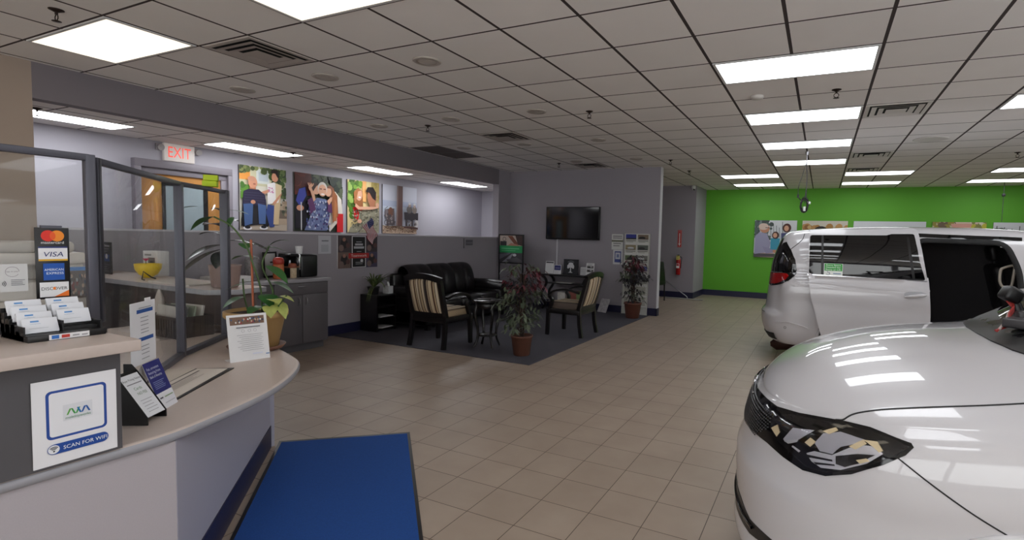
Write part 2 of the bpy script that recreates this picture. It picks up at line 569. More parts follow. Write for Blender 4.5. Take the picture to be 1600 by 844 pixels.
for a, b in (((XD + .03, 3.98, 2.10), (XD + .045, 4.56, 2.15)), ((XD + .03, 3.98, 1.0), (XD + .045, 4.02, 2.10)), ((XD + .03, 4.50, 1.0), (XD + .045, 4.56, 2.10)), ((XD + .03, 3.98, .95), (XD + .045, 4.56, 1.0))):
    mb.box(a, b)
mb.build('window_frame', m_black, door)
MB().box((XD + .03, 4.02, 1.0), (XD + .037, 4.50, 2.10)).build('window_pane', m_frost, door)

# carpet and mat
o = MB().box((-6.43, 5.3, 0), (-3.08, 10.08, .008)).build('carpet', m_carpet)
tag(o, 'dark grey carpet square laid under the seating group', 'carpet')

# ------------------------------------------------------------------ ceiling lights
def emit_mat(name, c, s):
    m = bpy.data.materials.new(name); m.use_nodes = True
    b = m.node_tree.nodes['Principled BSDF']
    b.inputs['Base Color'].default_value = (.8, .8, .8, 1)
    b.inputs['Emission Color'].default_value = (*c, 1)
    b.inputs['Emission Strength'].default_value = s
    return m
m_cool = emit_mat('cool_diffuser', *LAMP_COOL)
m_warm = emit_mat('warm_diffuser', *LAMP_WARM)
m_alc = emit_mat('alcove_diffuser', *LAMP_ALCOVE)
def troffer(x0, x1, y0, y1, z, mat, label, group):
    e = empty('ceiling_light', ((x0 + x1) / 2, (y0 + y1) / 2, z), 0, label, 'ceiling light', group)
    a, b = (x1 - x0) / 2 - .012, (y1 - y0) / 2 - .012
    mb = MB()
    t = .022
    for p, q in (((-a, -b, -.008), (a, -b + t, 0)), ((-a, b - t, -.008), (a, b, 0)), ((-a, -b + t, -.008), (-a + t, b - t, 0)), ((a - t, -b + t, -.008), (a, b - t, 0))):
        mb.box(p, q)
    mb.build('frame', m_white, e)
    MB().box((-a + t, -b + t, -.005), (a - t, b - t, -.001)).build('diffuser', mat, e)
    return e
ords = ['nearest the camera', 'second', 'third', 'fourth', 'fifth']
G = 'bright white ceiling lights over the vans'
for k, j in enumerate((0, 3, 6, 9)):
    troffer(gx(0), gx(2), gy(j), gy(j + 1), H, m_cool,
            ['large white ceiling light above the open floor, nearest of the row of four', 'white ceiling light second of the row of four above the open floor',
             'white ceiling light third of the row of four, just before the hanging cable', 'white ceiling light last of the row of four, just behind the hanging cable'][k], G)
troffer(gx(-2), gx(0), gy(12), gy(13), H, m_cool, 'white ceiling light near the left end of the green wall, nearer of the pair there', G)
troffer(gx(-2), gx(0), gy(15), gy(16), H, m_cool, 'white ceiling light right against the left end of the green wall', G)
troffer(gx(2), gx(4), gy(12), gy(13), H, m_cool, 'white ceiling light behind the farthest square vent above the vans', G)
troffer(gx(2), gx(4), gy(15), gy(16), H, m_cool, 'white ceiling light against the middle of the green wall', G)
troffer(gx(6), gx(8), gy(12), gy(13), H, m_cool, 'white ceiling light cut by the right edge, nearer of the pair by the green wall', G)
troffer(gx(6), gx(8), gy(15), gy(16), H, m_cool, 'white ceiling light at the right edge, closest to the green wall', G)
troffer(gx(4), gx(6), gy(3), gy(4), H, m_cool, 'white ceiling light cut by the right edge beside the nearest square vent over the vans', G)
for k, (i, j) in enumerate(((0, -3), (0, -6), (0, -9), (4, -3), (4, -8), (6, 6), (7, -3), (7, 0))):  # unseen lights, added to lift the brightness of ceiling and walls
    troffer(gx(i), gx(i + 2), gy(j), gy(j + 1), H, m_cool, 'unseen white ceiling light added behind or beside the viewer to brighten the room', 'added white ceiling lights outside the view')
troffer(gx(-8), gx(-6), gy(-4), gy(-3), H, m_warm, 'large warm white ceiling light above the glass screens of the reception desk', 'warm ceiling lights by the reception')
troffer(gx(-4), gx(-2), gy(-4), gy(-3), H, m_warm, 'large warm white ceiling light cut by the top edge of the photo', 'warm ceiling lights by the reception')
for i, j in ((-8, -8), (-4, -8)):  # two more unseen lamps, added as warm fill behind the desk
    troffer(gx(i), gx(i + 2), gy(j), gy(j + 1), H, m_warm, 'unseen warm white ceiling light added behind the reception to brighten the room', 'added warm ceiling lights outside the view')
for k, (y0, y1) in enumerate(((2.2, 3.31), (4.25, 5.47), (6.62, 7.84), (9.1, 10.32))):
    troffer(-7.72, -7.18, y0, y1, 2.68, m_alc, ['alcove ceiling light cut by the brown wall, left of the red exit sign', 'alcove ceiling light above the first large picture canvas',
            'alcove ceiling light above the two right picture canvases', 'alcove ceiling light over the bare end of the alcove wall'][k], 'alcove ceiling lights')
    # same warm-free tubes; they light the canvases

# square louvred vents
m_vent = M('vent_enamel', (178, 170, 164), .5)
m_vent2 = M('vent_enamel_light', (214, 210, 206), .5)
def vent(i, j, label, mat=m_vent):
    cx_, cy_ = gx(i) + GPX / 2, gy(j) + GPY / 2
    e = empty('ceiling_vent', (cx_, cy_, H), 0, label, 'vent', 'square ceiling vents')
    mb = MB()
    a, b = .285, .252
    for p, q in (((-a, -a, -.006), (a, -b, 0)), ((-a, b, -.006), (a, a, 0)), ((-a, -b, -.006), (-b, b, 0)), ((b, -b, -.006), (a, b, 0))): mb.box(p, q)
    mb.build('frame', mat, e)
    MB().box((-b, -b, -.001), (b, b, -.0005)).build('backing', m_dark, e)
    for k, (ro, ri) in enumerate(((.235, .185), (.165, .115), (.095, .0))):
        mb = MB()
        z0, z1 = -.014, -.006
        vs = [(-ro, -ro, z0), (ro, -ro, z0), (ro, ro, z0), (-ro, ro, z0), (-ri, -ri, z1), (ri, -ri, z1), (ri, ri, z1), (-ri, ri, z1)]
        fs = [(0, 1, 5, 4), (1, 2, 6, 5), (2, 3, 7, 6), (3, 0, 4, 7)]
        if k == 2:
            vs = [(-ro, -ro, -.018), (ro, -ro, -.018), (ro, ro, -.018), (-ro, ro, -.018), (-ro, -ro, -.016), (ro, -ro, -.016), (ro, ro, -.016), (-ro, ro, -.016)]
            fs = [(3, 2, 1, 0), (4, 5, 6, 7), (0, 1, 5, 4), (1, 2, 6, 5), (2, 3, 7, 6), (3, 0, 4, 7)]
        mb.add(vs, fs, False)
        mb.build('louvre', mat, e)
    return e
vent(-6, -3, 'square louvred vent beside the warm light above the reception')
vent(-6, 3, 'square louvred vent in the ceiling over the dark sofa')
vent(-6, 8, 'square louvred vent in the ceiling above the wall television')
vent(2, 3, 'square louvred vent beside the second ceiling light, nearest over the white van', m_vent2)
vent(2, 8, 'square louvred vent beside the fourth ceiling light, second over the white van', m_vent2)
vent(2, 11, 'square louvred vent farthest over the white van', m_vent2)
# two dark return grilles near the beam
m_grille = M('return_grille', (86, 80, 80), .7)
for i, j, lb in ((-9, 4, 'dark return air grille near the beam, nearer half of the pair'), (-9, 5, 'dark return air grille near the beam, farther half of the pair')):
    e = empty('return_grille', (gx(i) + GPX / 2, gy(j) + GPY / 2, H), 0, lb, 'vent', 'return grilles by the beam')
    mb = MB(); a = .29
    for p, q in (((-a, -a, -.006), (a, -a + .03, 0)), ((-a, a - .03, -.006), (a, a, 0)), ((-a, -a + .03, -.006), (-a + .03, a - .03, 0)), ((a - .03, -a + .03, -.006), (a, a - .03, 0))): mb.box(p, q)
    mb.build('frame', m_grille, e)
    mb = MB()
    for k in range(18):
        y = -a + .045 + k * .0305
        mb.box((-a + .03, y, -.005), (a - .03, y + .012, -.001))
    mb.build('slats', m_grille, e)

# recessed downlights (unlit)
m_dl = M('downlight_trim', (176, 168, 160), .35)
def downlight(x, y, label):
    e = empty('downlight', (x, y, H), 0, label, 'downlight', 'unlit round ceiling downlights')
    MB().lathe([(.115, 0), (.118, -.006), (.105, -.012), (.085, -.012), (.08, -.006)]).build('trim_ring', m_dl, e)
    MB().lathe([(.08, -.004), (.05, -.016), (.02, -.02), (.0, -.021)]).build('lens', m_dl, e)
rows = [(3.46, (-5.51, -4.28, -3.06), 'the row nearest the reception'), (5.29, (-5.5, -4.28, -3.05), 'the second row from the reception'),
        (7.1, (-5.47, -4.3, -3.04), 'the third row from the reception'), (8.97, (-4.28, -3.09), 'the row nearest the television wall')]
cols_ = ['by the beam', 'in the middle', 'by the open floor']
for y, xs, rn in rows:
    for k, x in enumerate(xs):
        downlight(x, y, 'unlit round downlight %s in %s' % (cols_[k + 3 - len(xs)], rn))
e = empty('ceiling_speaker', (1.24, 8.38, H), 0, 'round ceiling speaker above the open van door', 'speaker')
MB().lathe([(.20, 0), (.205, -.006), (.18, -.012), (.16, -.012)]).build('rim', m_vent2, e)
MB().lathe([(.16, -.006), (.1, -.008), (.0, -.009)]).build('grille', m_vent, e)
e = empty('smoke_detector', (-.65, 5.47, H), 0, 'small round detector on the ceiling just behind the first large light', 'smoke detector')
MB().lathe([(.06, 0), (.062, -.015), (.05, -.03), (.0, -.032)]).build('body', m_vent2, e)

# sprinkler heads
m_brass = M('dark_bronze', (52, 40, 36), .4, .6)
def sprinkler(x, y, z, label):
    e = empty('sprinkler', (x, y, z), 0, label, 'sprinkler', 'ceiling sprinkler heads')
    MB().lathe([(.042, 0), (.042, -.004), (.02, -.014), (.014, -.018)], n=20).build('escutcheon', m_brass, e)
    mb = MB()
    mb.cyl((0, 0, -.014), (0, 0, -.034), .009, n=10)
    for s in (-1, 1):
        mb.tube([(0.008 * s, 0, -.034), (.02 * s, 0, -.045), (.02 * s, 0, -.06), (.004 * s, 0, -.074)], .0035, 6)
    mb.build('head', m_brass, e)
    MB().lathe([(.004, -.073), (.026, -.076), (.026, -.079), (.0, -.08)], n=16).build('deflector', m_brass, e)
for x, y, lb in ((-4.74, 1.73, 'sprinkler head above the reception next to the warm light'), (-2.47, 5.49, 'sprinkler head in the middle of the ceiling above the tall potted plant'),
                 (-4.83, 5.49, 'sprinkler head in the ceiling above the striped chair with its back to us'), (-2.54, 9.27, 'sprinkler head just in front of the end of the television wall'),
                 (.05, 5.49, 'sprinkler head between the first two lights over the open floor'), (-4.72, 9.11, 'sprinkler head in the ceiling above the television'),
                 (2.56, 9.88, 'sprinkler head in the ceiling near the right edge over the van'), (-2.56, 10.81, 'sprinkler head behind the end of the television wall')):
    sprinkler(x, y, H, lb)
sprinkler(-7.1, 2.42, 2.68, 'sprinkler head at the alcove light by the brown wall')
sprinkler(-7.12, 5.2, 2.68, 'sprinkler head at the alcove light above the first canvas')

# exit sign with two lamp heads
e = empty('exit_sign', (XD, 4.2, 2.435), 0, 'white sign with red EXIT lettering above the oak door', 'exit sign')
MB().box((0, -.19, 0), (.05, .19, .235), .006).build('housing', M('exit_housing', (214, 206, 200), .5, emit=((1, .9, .85), .12)), e)
a = Art(.36, .2)
a.text(.5, .16, .21, 'EXIT', (225, 70, 52), maxw=.78)
a.build('lettering', e, frame_mat((.0505, -.18, .02), (0, 1, 0), (0, 0, 1)), M('exit_red', (226, 60, 44), .4, emit=((1, .09, .05), .55)))
for s in (-1, 1):
    mb = MB()
    mb.box((.0, s * .235 - .04, .13), (.03, s * .235 + .04, .22), .006)
    mb.cyl((.03, s * .235, .175), (.075, s * .235, .165), .034, .042, 18)
    mb.build('lamp_head', M('lamp_housing', (170, 165, 165), .4), e)
# ------------------------------------------------------------------ the two white vans
# car frame: x from nose (0) to tail (5.17), y to the car's left when seen from... +-1.0, z up
CL = 5.17
ZC = [(0, .885), (.03, .915), (.08, .935), (.2, .995), (.39, 1.066), (.54, 1.108), (.75, 1.146), (.98, 1.17), (1.06, 1.182), (1.25, 1.295), (1.55, 1.475), (1.85, 1.625), (2.1, 1.705), (2.4, 1.752), (2.9, 1.777),
      (3.5, 1.778), (4.1, 1.763), (4.6, 1.73), (4.85, 1.69), (4.93, 1.62), (5.0, 1.46), (5.06, 1.29), (5.1, 1.19), (5.17, 1.17)]
ZS = [(0, .872), (.1, .89), (.4, .935), (.7, .985), (1.0, 1.03), (1.5, 1.07), (2.4, 1.12), (3.4, 1.145), (4.5, 1.165), (5.17, 1.16)]
ZB = [(0, .17), (.5, .18), (1.0, .22), (2.0, .24), (4.2, .26), (4.8, .25), (5.17, .27)]
CN = [(0, 2.5), (.9, 2.7), (1.2, 3.6), (1.8, 6.5), (2.4, 8.0), (4.6, 8.0), (5.17, 5.0)]
CM = [(0, 1.35), (.9, 1.35), (1.2, 1.7), (2.0, 2.3), (5.17, 2.2)]
SIDE = [(0.0, -.075), (.08, -.03), (.2, -.004), (.45, .006), (.62, .002), (.72, .008), (.80, .004), (.88, -.006), (.94, -.022), (.975, -.038), (1.0, -.058)]
FRONT = [(0.0, -.045), (.06, -.004), (.14, .010), (.24, .0), (.32, .004), (.5, .012), (.60, .010), (.66, -.004), (.75, -.022), (.86, -.038), (.93, -.055), (1.0, -.095)]
REAR = [(0.0, -.10), (.08, -.05), (.2, -.006), (.33, .008), (.40, .0), (.45, -.035), (.6, -.055), (.8, -.07), (1.0, -.09)]

def car_perimeter():
    P = []
    af, nf, W = .88, 2.35, .985
    for i in range(41):
        ph = (i / 40) ** 1.0 * pi / 2
        P.append((af * (1 - cos(ph) ** (2 / nf)), W * sin(ph) ** (2 / nf)))
    n = 60
    for i in range(1, n):
        x = af + (CL - .55 - af) * i / n
        P.append((x, W + .016 * sin(pi * i / n)))
    ar, nr = .55, 2.9
    for i in range(33):
        ph = pi / 2 * (1 - i / 32)
        P.append((CL - ar * (1 - cos(ph) ** (2 / nr)), W * sin(ph) ** (2 / nr)))
    # even out the ends (superellipse bunching)
    out = [P[0]]
    for p in P[1:]:
        if (p[0] - out[-1][0]) ** 2 + (p[1] - out[-1][1]) ** 2 > .012 ** 2: out.append(p)
    if out[-1] != P[-1]: out.append(P[-1])
    return out

def car_surface():
    """points [perimeter][level] for the +y half, levels bottom -> shoulder, and cap rows"""
    P = car_perimeter(); k = len(P); rows = []
    LV = [i / 40 for i in range(41)]
    for i, (x, y) in enumerate(P):
        a, b = P[max(i - 1, 0)], P[min(i + 1, k - 1)]
        if i == 0: nx, ny = -1.0, 0.0
        elif i == k - 1: nx, ny = 1.0, 0.0
        else:
            dx, dy = b[0] - a[0], b[1] - a[1]; l = math.hypot(dx, dy); nx, ny = -dy / l, dx / l
        wf = sstep(.25, .8, -nx); wr = sstep(.25, .8, nx); ws = max(0, 1 - wf - wr)
        zs, zb = interp(ZS, x), interp(ZB, x)
        col = []
        for t in LV:
            o = wf * interp(FRONT, t) + wr * interp(REAR, t) + ws * interp(SIDE, t)
            # rear bumper hip
            col.append(Vector((x + nx * o, y + ny * o, zb + (zs - zb) * t)))
        rows.append(col)
    return P, rows

VV = [1 - (1 - i / 18) ** 2.2 for i in range(19)]       # 0 .. 1 across half the cap
def cap_point(base, v):
    x, yp, zs = base.x, base.y, base.z
    zc = max(interp(ZC, x), zs + .001); n = interp(CN, x); m = interp(CM, x)
    if x < .40: zc = zs + (zc - zs) * max(0.0, 1 - (1 - min(1.0, max(0.0, (x - .094) / .24))) ** 2) ** .5
    return Vector((x, yp * v, zs + (zc - zs) * max(0.0, 1 - abs(v) ** n) ** (1 / m)))

def inside(p, poly):
    c = False; j = len(poly) - 1
    for i in range(len(poly)):
        if (poly[i][1] > p[1]) != (poly[j][1] > p[1]) and p[0] < (poly[j][0] - poly[i][0]) * (p[1] - poly[i][1]) / (poly[j][1] - poly[i][1]) + poly[i][0]:
            c = not c
        j = i
    return c

def rounded(pts, r, n=5):
    """round the corners of polygon pts"""
    out = []; k = len(pts)
    for i in range(k):
        a, p, b = Vector(pts[i - 1]), Vector(pts[i]), Vector(pts[(i + 1) % k])
        rr = min(r, (a - p).length * .45, (b - p).length * .45)
        q0 = p + (a - p).normalized() * rr; q1 = p + (b - p).normalized() * rr
        for j in range(n + 1):
            t = j / n
            out.append(tuple(q0 * (1 - t) ** 2 + p * 2 * t * (1 - t) + q1 * t * t))
    return out

def arch(xc, r=.385, zc=.35):
    return [(xc + r * cos(radians(a)), zc + r * sin(radians(a))) for a in range(0, 181, 9)] + [(xc - r, 0), (xc + r, 0)]
XF, XR = .97, 4.06
DOOR_OPEN = rounded([(2.50, .36), (2.47, .9), (2.52, 1.30), (2.64, 1.60), (3.46, 1.615), (3.46, .36)], .10)

def car_body_mesh(hole_side=0):
    """white body; hole_side +1/-1 opens the sliding door on that side"""
    P, rows = car_surface(); k = len(P); nl = len(rows[0])
    mb = MB(); mb.smooth = True
    vs = []; idx = {}
    def vid(p):
        vs.append(p); return len(vs) - 1
    fs = []
    grids = {}
    for s in (1, -1):
        g = [[vid(Vector((p.x, p.y * s, p.z))) for p in col] for col in rows]
        grids[s] = g
        for i in range(k - 1):
            for j in range(nl - 1):
                q = (g[i][j], g[i + 1][j], g[i + 1][j + 1], g[i][j + 1])
                c = sum((vs[a] for a in q), Vector()) / 4
                if abs(c.y) > .6 and (inside((c.x, c.z), arch(XF)) or inside((c.x, c.z), arch(XR))): continue
                if s == hole_side and abs(c.y) > .6 and inside((c.x, c.z), DOOR_OPEN): continue
                fs.append(q if s < 0 else q[::-1])
    cap = []
    for i in range(k):
        b = rows[i][-1]
        r = []
        for v in VV[::-1][:-1]: r.append(vid(cap_point(b, -v)))
        for v in VV: r.append(vid(cap_point(b, v)))
        cap.append(r)
    w = len(cap[0])
    for i in range(k - 1):
        for j in range(w - 1):
            q = (cap[i][j], cap[i + 1][j], cap[i + 1][j + 1], cap[i][j + 1])
            c = sum((vs[a] for a in q), Vector()) / 4
            if hole_side and c.y * hole_side > .55 and inside((c.x, c.z), DOOR_OPEN): continue
            fs.append(q)
    # floor pan
    for i in range(k - 1):
        fs.append((grids[1][i][0], grids[1][i + 1][0], grids[-1][i + 1][0], grids[-1][i][0]))
    mb.add(vs, fs, True)
    return mb

m_paint = M('white_car_paint', (196, 194, 197), .28, spec=.5, coat=1.0)
m_gloss = M('black_gloss', (8, 8, 10), .06, spec=.6)
m_tint = M('dark_tinted_glass', (6, 6, 8), .03, spec=.7)
m_rubber = M('tyre_rubber', (24, 24, 25), .8)
m_alloy = M('alloy', (150, 150, 154), .3, .9)
m_gap = M('panel_gap', (10, 10, 11), .6)
m_lens = glass_mat('lamp_lens', refl=1.0)
m_reflect = M('lamp_reflector', (214, 214, 222), .2, .5)
m_red = M('tail_lamp_red', (150, 10, 12), .08, spec=.7)
m_trim = M('grey_interior', (66, 64, 66), .8)

class Car:
    def __init__(s, label, hole, xf):
        s.e = empty('minivan', (0, 0, 0), 0, label, 'van')
        s.e.matrix_world = xf
        mb = car_body_mesh(hole)
        s.body = mb.build('body', m_paint, s.e, weld=True)
        # closed copy for projecting trim onto
        mb2 = MB(); P, rows = car_surface()
        full = car_body_mesh(0) if hole else mb
        v = [tuple(p) for p in full.v]
        s.bvh = BVHTree.FromPolygons(v, full.f)
    def hit(s, o, d):
        h = s.bvh.ray_cast(Vector(o), Vector(d).normalized())
        return (h[0], h[1]) if h[0] is not None else (None, None)
    def patch(s, name, outline, axis, mat, off=.004, thick=0.0, parent=None, shift=(0, 0), step=.03, build=True, mb=None, skirt=.012):
        """outline: 2D points; axis: 'y+','y-' (points are x, z), 'z' (x, y) or a (origin, dir, xdir, ydir) frame.
        The shape is draped on the body, lifted by off, with a rim going back to the body."""
        if axis in ('y+', 'y-'):
            sg = 1 if axis == 'y+' else -1
            to3 = lambda p: Vector((p[0] + shift[0], sg * 2.0, p[1] + shift[1])); d = Vector((0, -sg, 0))
        elif axis == 'z':
            to3 = lambda p: Vector((p[0], p[1], 3.0)); d = Vector((0, 0, -1))
        else:
            o, d, xd, yd = [Vector(q) for q in axis]
            to3 = lambda p: o + xd * p[0] + yd * p[1]
        # refine the outline and sample the inside
        ol = []
        k = len(outline)
        for i in range(k):
            a, b = Vector(outline[i][:2]), Vector(outline[(i + 1) % k][:2])
            n = max(1, int((b - a).length / step + .5))
            for j in range(n): ol.append(a + (b - a) * j / n)
        xs = [p.x for p in ol]; ys = [p.y for p in ol]
        pts = list(ol)
        y = min(ys) + step / 2; r = 0
        olt = [tuple(p) for p in ol]
        while y < max(ys):
            x = min(xs) + (step / 2 if r % 2 else step)
            while x < max(xs):
                if inside((x, y), olt) and min((Vector((x, y)) - p).length_squared for p in ol) > (step * .45) ** 2:
                    pts.append(Vector((x, y)))
                x += step
            y += step * .87; r += 1
        n = len(ol)
        res = geometry.delaunay_2d_cdt([Vector(p) for p in pts], [], [list(range(n))], 1, 1e-6)
        V2, F2, src = res[0], res[2], res[3]
        top = []; bad = set()
        for i, p in enumerate(V2):
            h, nrm = s.hit(to3(p), d)
            if h is None: bad.add(i); top.append(to3(p)); continue
            if nrm.dot(d) > 0: nrm = -nrm
            h = h - Vector((shift[0], 0, shift[1])) if shift != (0, 0) else h
            top.append(h + nrm * off)
        m = mb or MB(); sm = m.smooth
        fs = []
        for f in F2:
            if any(i in bad for i in f): continue
            a, b, c = [top[i] for i in f[:3]]
            fs.append(tuple(f) if (b - a).cross(c - a).dot(d) < 0 else tuple(f)[::-1])
        m.add(top, fs, True)
        # rim
        edge = {}
        for f in fs:
            for i in range(len(f)):
                e = (f[i], f[(i + 1) % len(f)])
                edge[e] = 1
        rim = [e for e in edge if (e[1], e[0]) not in edge]
        dd = d.normalized() * (skirt if not thick else thick)
        vv = []; ff = []
        for a, b in rim:
            q = len(vv)
            vv += [top[a], top[b], top[b] + dd, top[a] + dd]
            ff.append((q + 1, q, q + 3, q + 2))
        m.add(vv, ff, False)
        if thick:
            m.add([p + dd for p in top], [f[::-1] for f in fs], True)
        if not build: return m
        return m.build(name, mat, parent or s.e)
    def strip(s, name, path, axis, width, mat, off=.002, parent=None):
        """thin line draped along a 2D path (closed if the first point repeats)"""
        P = [Vector(p) for p in path]
        if axis in ('y+', 'y-'):
            sg = 1 if axis == 'y+' else -1
            to3 = lambda p: Vector((p[0], sg * 2.0, p[1])); d = Vector((0, -sg, 0))
        elif axis == 'z':
            to3 = lambda p: Vector((p[0], p[1], 3.0)); d = Vector((0, 0, -1))
        else:
            o, d, xd, yd = [Vector(q) for q in axis]
            to3 = lambda p: o + xd * p[0] + yd * p[1]
        pts = []
        for i in range(len(P) - 1):
            n = max(1, int((P[i + 1] - P[i]).length / .02))
            for j in range(n): pts.append(P[i] + (P[i + 1] - P[i]) * j / n)
        pts.append(P[-1])
        q3 = []
        for p in pts:
            h, nrm = s.hit(to3(p), d)
            if h is None: continue
            if nrm.dot(d) > 0: nrm = -nrm
            q3.append((h + nrm * off, nrm))
        vs = []; fs = []
        for i, (p, n) in enumerate(q3):
            t = (q3[min(i + 1, len(q3) - 1)][0] - q3[max(i - 1, 0)][0]).normalized()
            sd = n.cross(t).normalized() * width / 2
            vs += [p + sd, p - sd, p - sd - n * (off + .003), p + sd - n * (off + .003)]
        for i in range(len(q3) - 1):
            a, b = i * 4, i * 4 + 4
            for j in range(4): fs.append((a + j, b + j, b + (j + 1) % 4, a + (j + 1) % 4))
        m = MB(); m.add(vs, fs, True)
        return m.build(name, mat, parent or s.e)
    def wheels(s):
        for x in (XF, XR):
            for sg in (1, -1):
                c = Vector((x, sg * .84, .345))
                mb = MB()
                prof = [(.23, -.11), (.31, -.115), (.34, -.09), (.345, -.03), (.345, .03), (.34, .09), (.31, .115), (.23, .11)]
                mb.xf = Matrix.Translation(c) @ Matrix.Rotation(pi / 2, 4, 'X')
                mb.lathe(prof, n=40)
                w = mb.build('wheel', m_rubber, s.e)
                mb = MB(); mb.xf = Matrix.Translation(c) @ Matrix.Rotation(-sg * pi / 2, 4, 'X')
                mb.lathe([(.235, .06), (.235, .10), (.22, .105), (.215, .07), (.08, .04), (.0, .04)], n=40)
                for i in range(10):
                    a = 2 * pi * i / 10
                    d = Vector((cos(a), sin(a), 0)); t = Vector((-sin(a), cos(a), 0))
                    mb.add([d * .04 + t * .022 + Vector((0, 0, .085)), d * .04 - t * .022 + Vector((0, 0, .085)), d * .222 - t * .017 + Vector((0, 0, .102)), d * .222 + t * .017 + Vector((0, 0, .102)),
                            d * .04 + t * .022 + Vector((0, 0, .05)), d * .04 - t * .022 + Vector((0, 0, .05)), d * .222 - t * .017 + Vector((0, 0, .06)), d * .222 + t * .017 + Vector((0, 0, .06))],
                           [(0, 1, 2, 3), (0, 4, 5, 1), (1, 5, 6, 2), (2, 6, 7, 3), (3, 7, 4, 0)], False)
                mb.lathe([(.05, .08), (.045, .105), (.0, .108)], n=20)
                mb.build('rim', m_alloy, w)
                # arch liner
                mb = MB(); R = .40
                pts = [(x + R * cos(radians(a)), .35 + R * sin(radians(a))) for a in range(-8, 189, 14)]
                vs = []; fs = []
                for px_, pz in pts: vs += [(px_, sg * .965, pz), (px_, sg * .55, pz)]
                for i in range(len(pts) - 1): fs.append((2 * i, 2 * i + 1, 2 * i + 3, 2 * i + 2))
                mb.add(vs, fs, True)
                pl = [(p[0], sg * .55, p[1]) for p in pts]
                mb.add(pl, [tuple(range(len(pl)))], False)
                mb.build('wheel_well', m_dark, s.e)
                s.strip('arch_lip', [(x + .39 * cos(radians(a)), .35 + .39 * sin(radians(a))) for a in range(-10, 191, 6)], 'y+' if sg > 0 else 'y-', .035, m_paint, .006)
    def side_glass(s, sides, skip_door=0):
        for sg in sides:
            ax = 'y+' if sg > 0 else 'y-'
            front = rounded([(1.50, 1.115), (2.40, 1.155), (2.43, 1.58), (2.14, 1.555), (1.80, 1.40)], .03)
            mid = rounded([(2.50, 1.165), (3.46, 1.19), (3.44, 1.60), (2.55, 1.595)], .03)
            rear = rounded([(3.56, 1.195), (4.48, 1.215), (4.36, 1.585), (3.55, 1.605)], .03)
            s.patch('side_window', front, ax, m_tint)
            if sg != skip_door: s.patch('side_window', mid, ax, m_tint)
            s.patch('side_window', rear, ax, m_tint)
    def common(s):
        ws = [(1.09, -.80), (1.05, -.4), (1.04, 0), (1.05, .4), (1.09, .80), (1.86, .70), (1.90, .35), (1.91, 0), (1.90, -.35), (1.86, -.70)]
        s.patch('windshield', ws, 'z', m_tint, .004, step=.06)

def tail_frame():
    # looking at the rear right corner of the car from behind and outside
    d = Vector((-.55, -.80, -.12)).normalized()
    xd = Vector((-d.y, d.x, 0)).normalized(); yd = xd.cross(-d)
    return d, xd, yd
def proj_frame(pts, d):
    d = Vector(d).normalized()
    xd = d.cross(Vector((0, 0, 1))).normalized(); yd = xd.cross(d)
    o = sum((Vector(p) for p in pts), Vector()) / len(pts) - d * 1.5
    return (o, d, xd, yd), [((Vector(p) - o).dot(xd), (Vector(p) - o).dot(yd)) for p in pts]
def patch3d(car, name, pts, d, mat, off=.004, parent=None, step=.03, mb=None, build=True, round_=0.0):
    fr, p2 = proj_frame(pts, d)
    if round_: p2 = rounded(p2, round_)
    return car.patch(name, p2, fr, mat, off, 0, parent, (0, 0), step, build, mb)
def strip3d(car, name, pts, d, w, mat, off=.002, parent=None):
    fr, p2 = proj_frame(pts, d)
    return car.strip(name, [tuple(p) for p in catmull([Vector(q) for q in p2], 5)], fr, w, mat, off, parent)

VAN_A = Matrix.Translation((4.45, 8.02, 0)) @ Matrix.Rotation(pi, 4, 'Z')
VAN_B = Matrix.Translation((-.325, 2.80, 0))
van_a = Car('white minivan with its sliding door open, parked before the green wall', 1, VAN_A)
van_b = Car('white minivan in the foreground showing its hood and headlight', 0, VAN_B)

NEAR = (.50, .80, -.30)
BLACK = [(.02, 0, .862), (.03, -.12, .860), (.062, -.26, .862), (.11, -.38, .868), (.145, -.45, .868), (.198, -.56, .872), (.282, -.672, .894), (.389, -.775, .922), (.431, -.81, .932), (.5, -.862, .941),
         (.567, -.911, .936), (.606, -.929, .932), (.612, -.936, .922), (.591, -.941, .895), (.535, -.932, .849), (.451, -.898, .786), (.377, -.852, .744), (.306, -.792, .724), (.236, -.713, .727),
         (.17, -.613, .735), (.107, -.488, .725), (.054, -.323, .702), (.03, -.15, .690), (.02, 0, .688)]
LENS = [(.174, -.577, .831), (.26, -.663, .877), (.389, -.791, .911), (.431, -.829, .918), (.5, -.871, .930), (.567, -.915, .928), (.599, -.932, .921), (.567, -.935, .887), (.468, -.905, .806),
        (.376, -.849, .756), (.315, -.796, .744), (.258, -.728, .762), (.194, -.638, .78)]
m_amber = M('amber_reflector', (214, 196, 160), .3, .2)
m_lamp_dark = M('lamp_bezel', (52, 50, 52), .2, .6)
m_lamp_lt = M('lamp_bowl', (176, 176, 186), .3, .35)
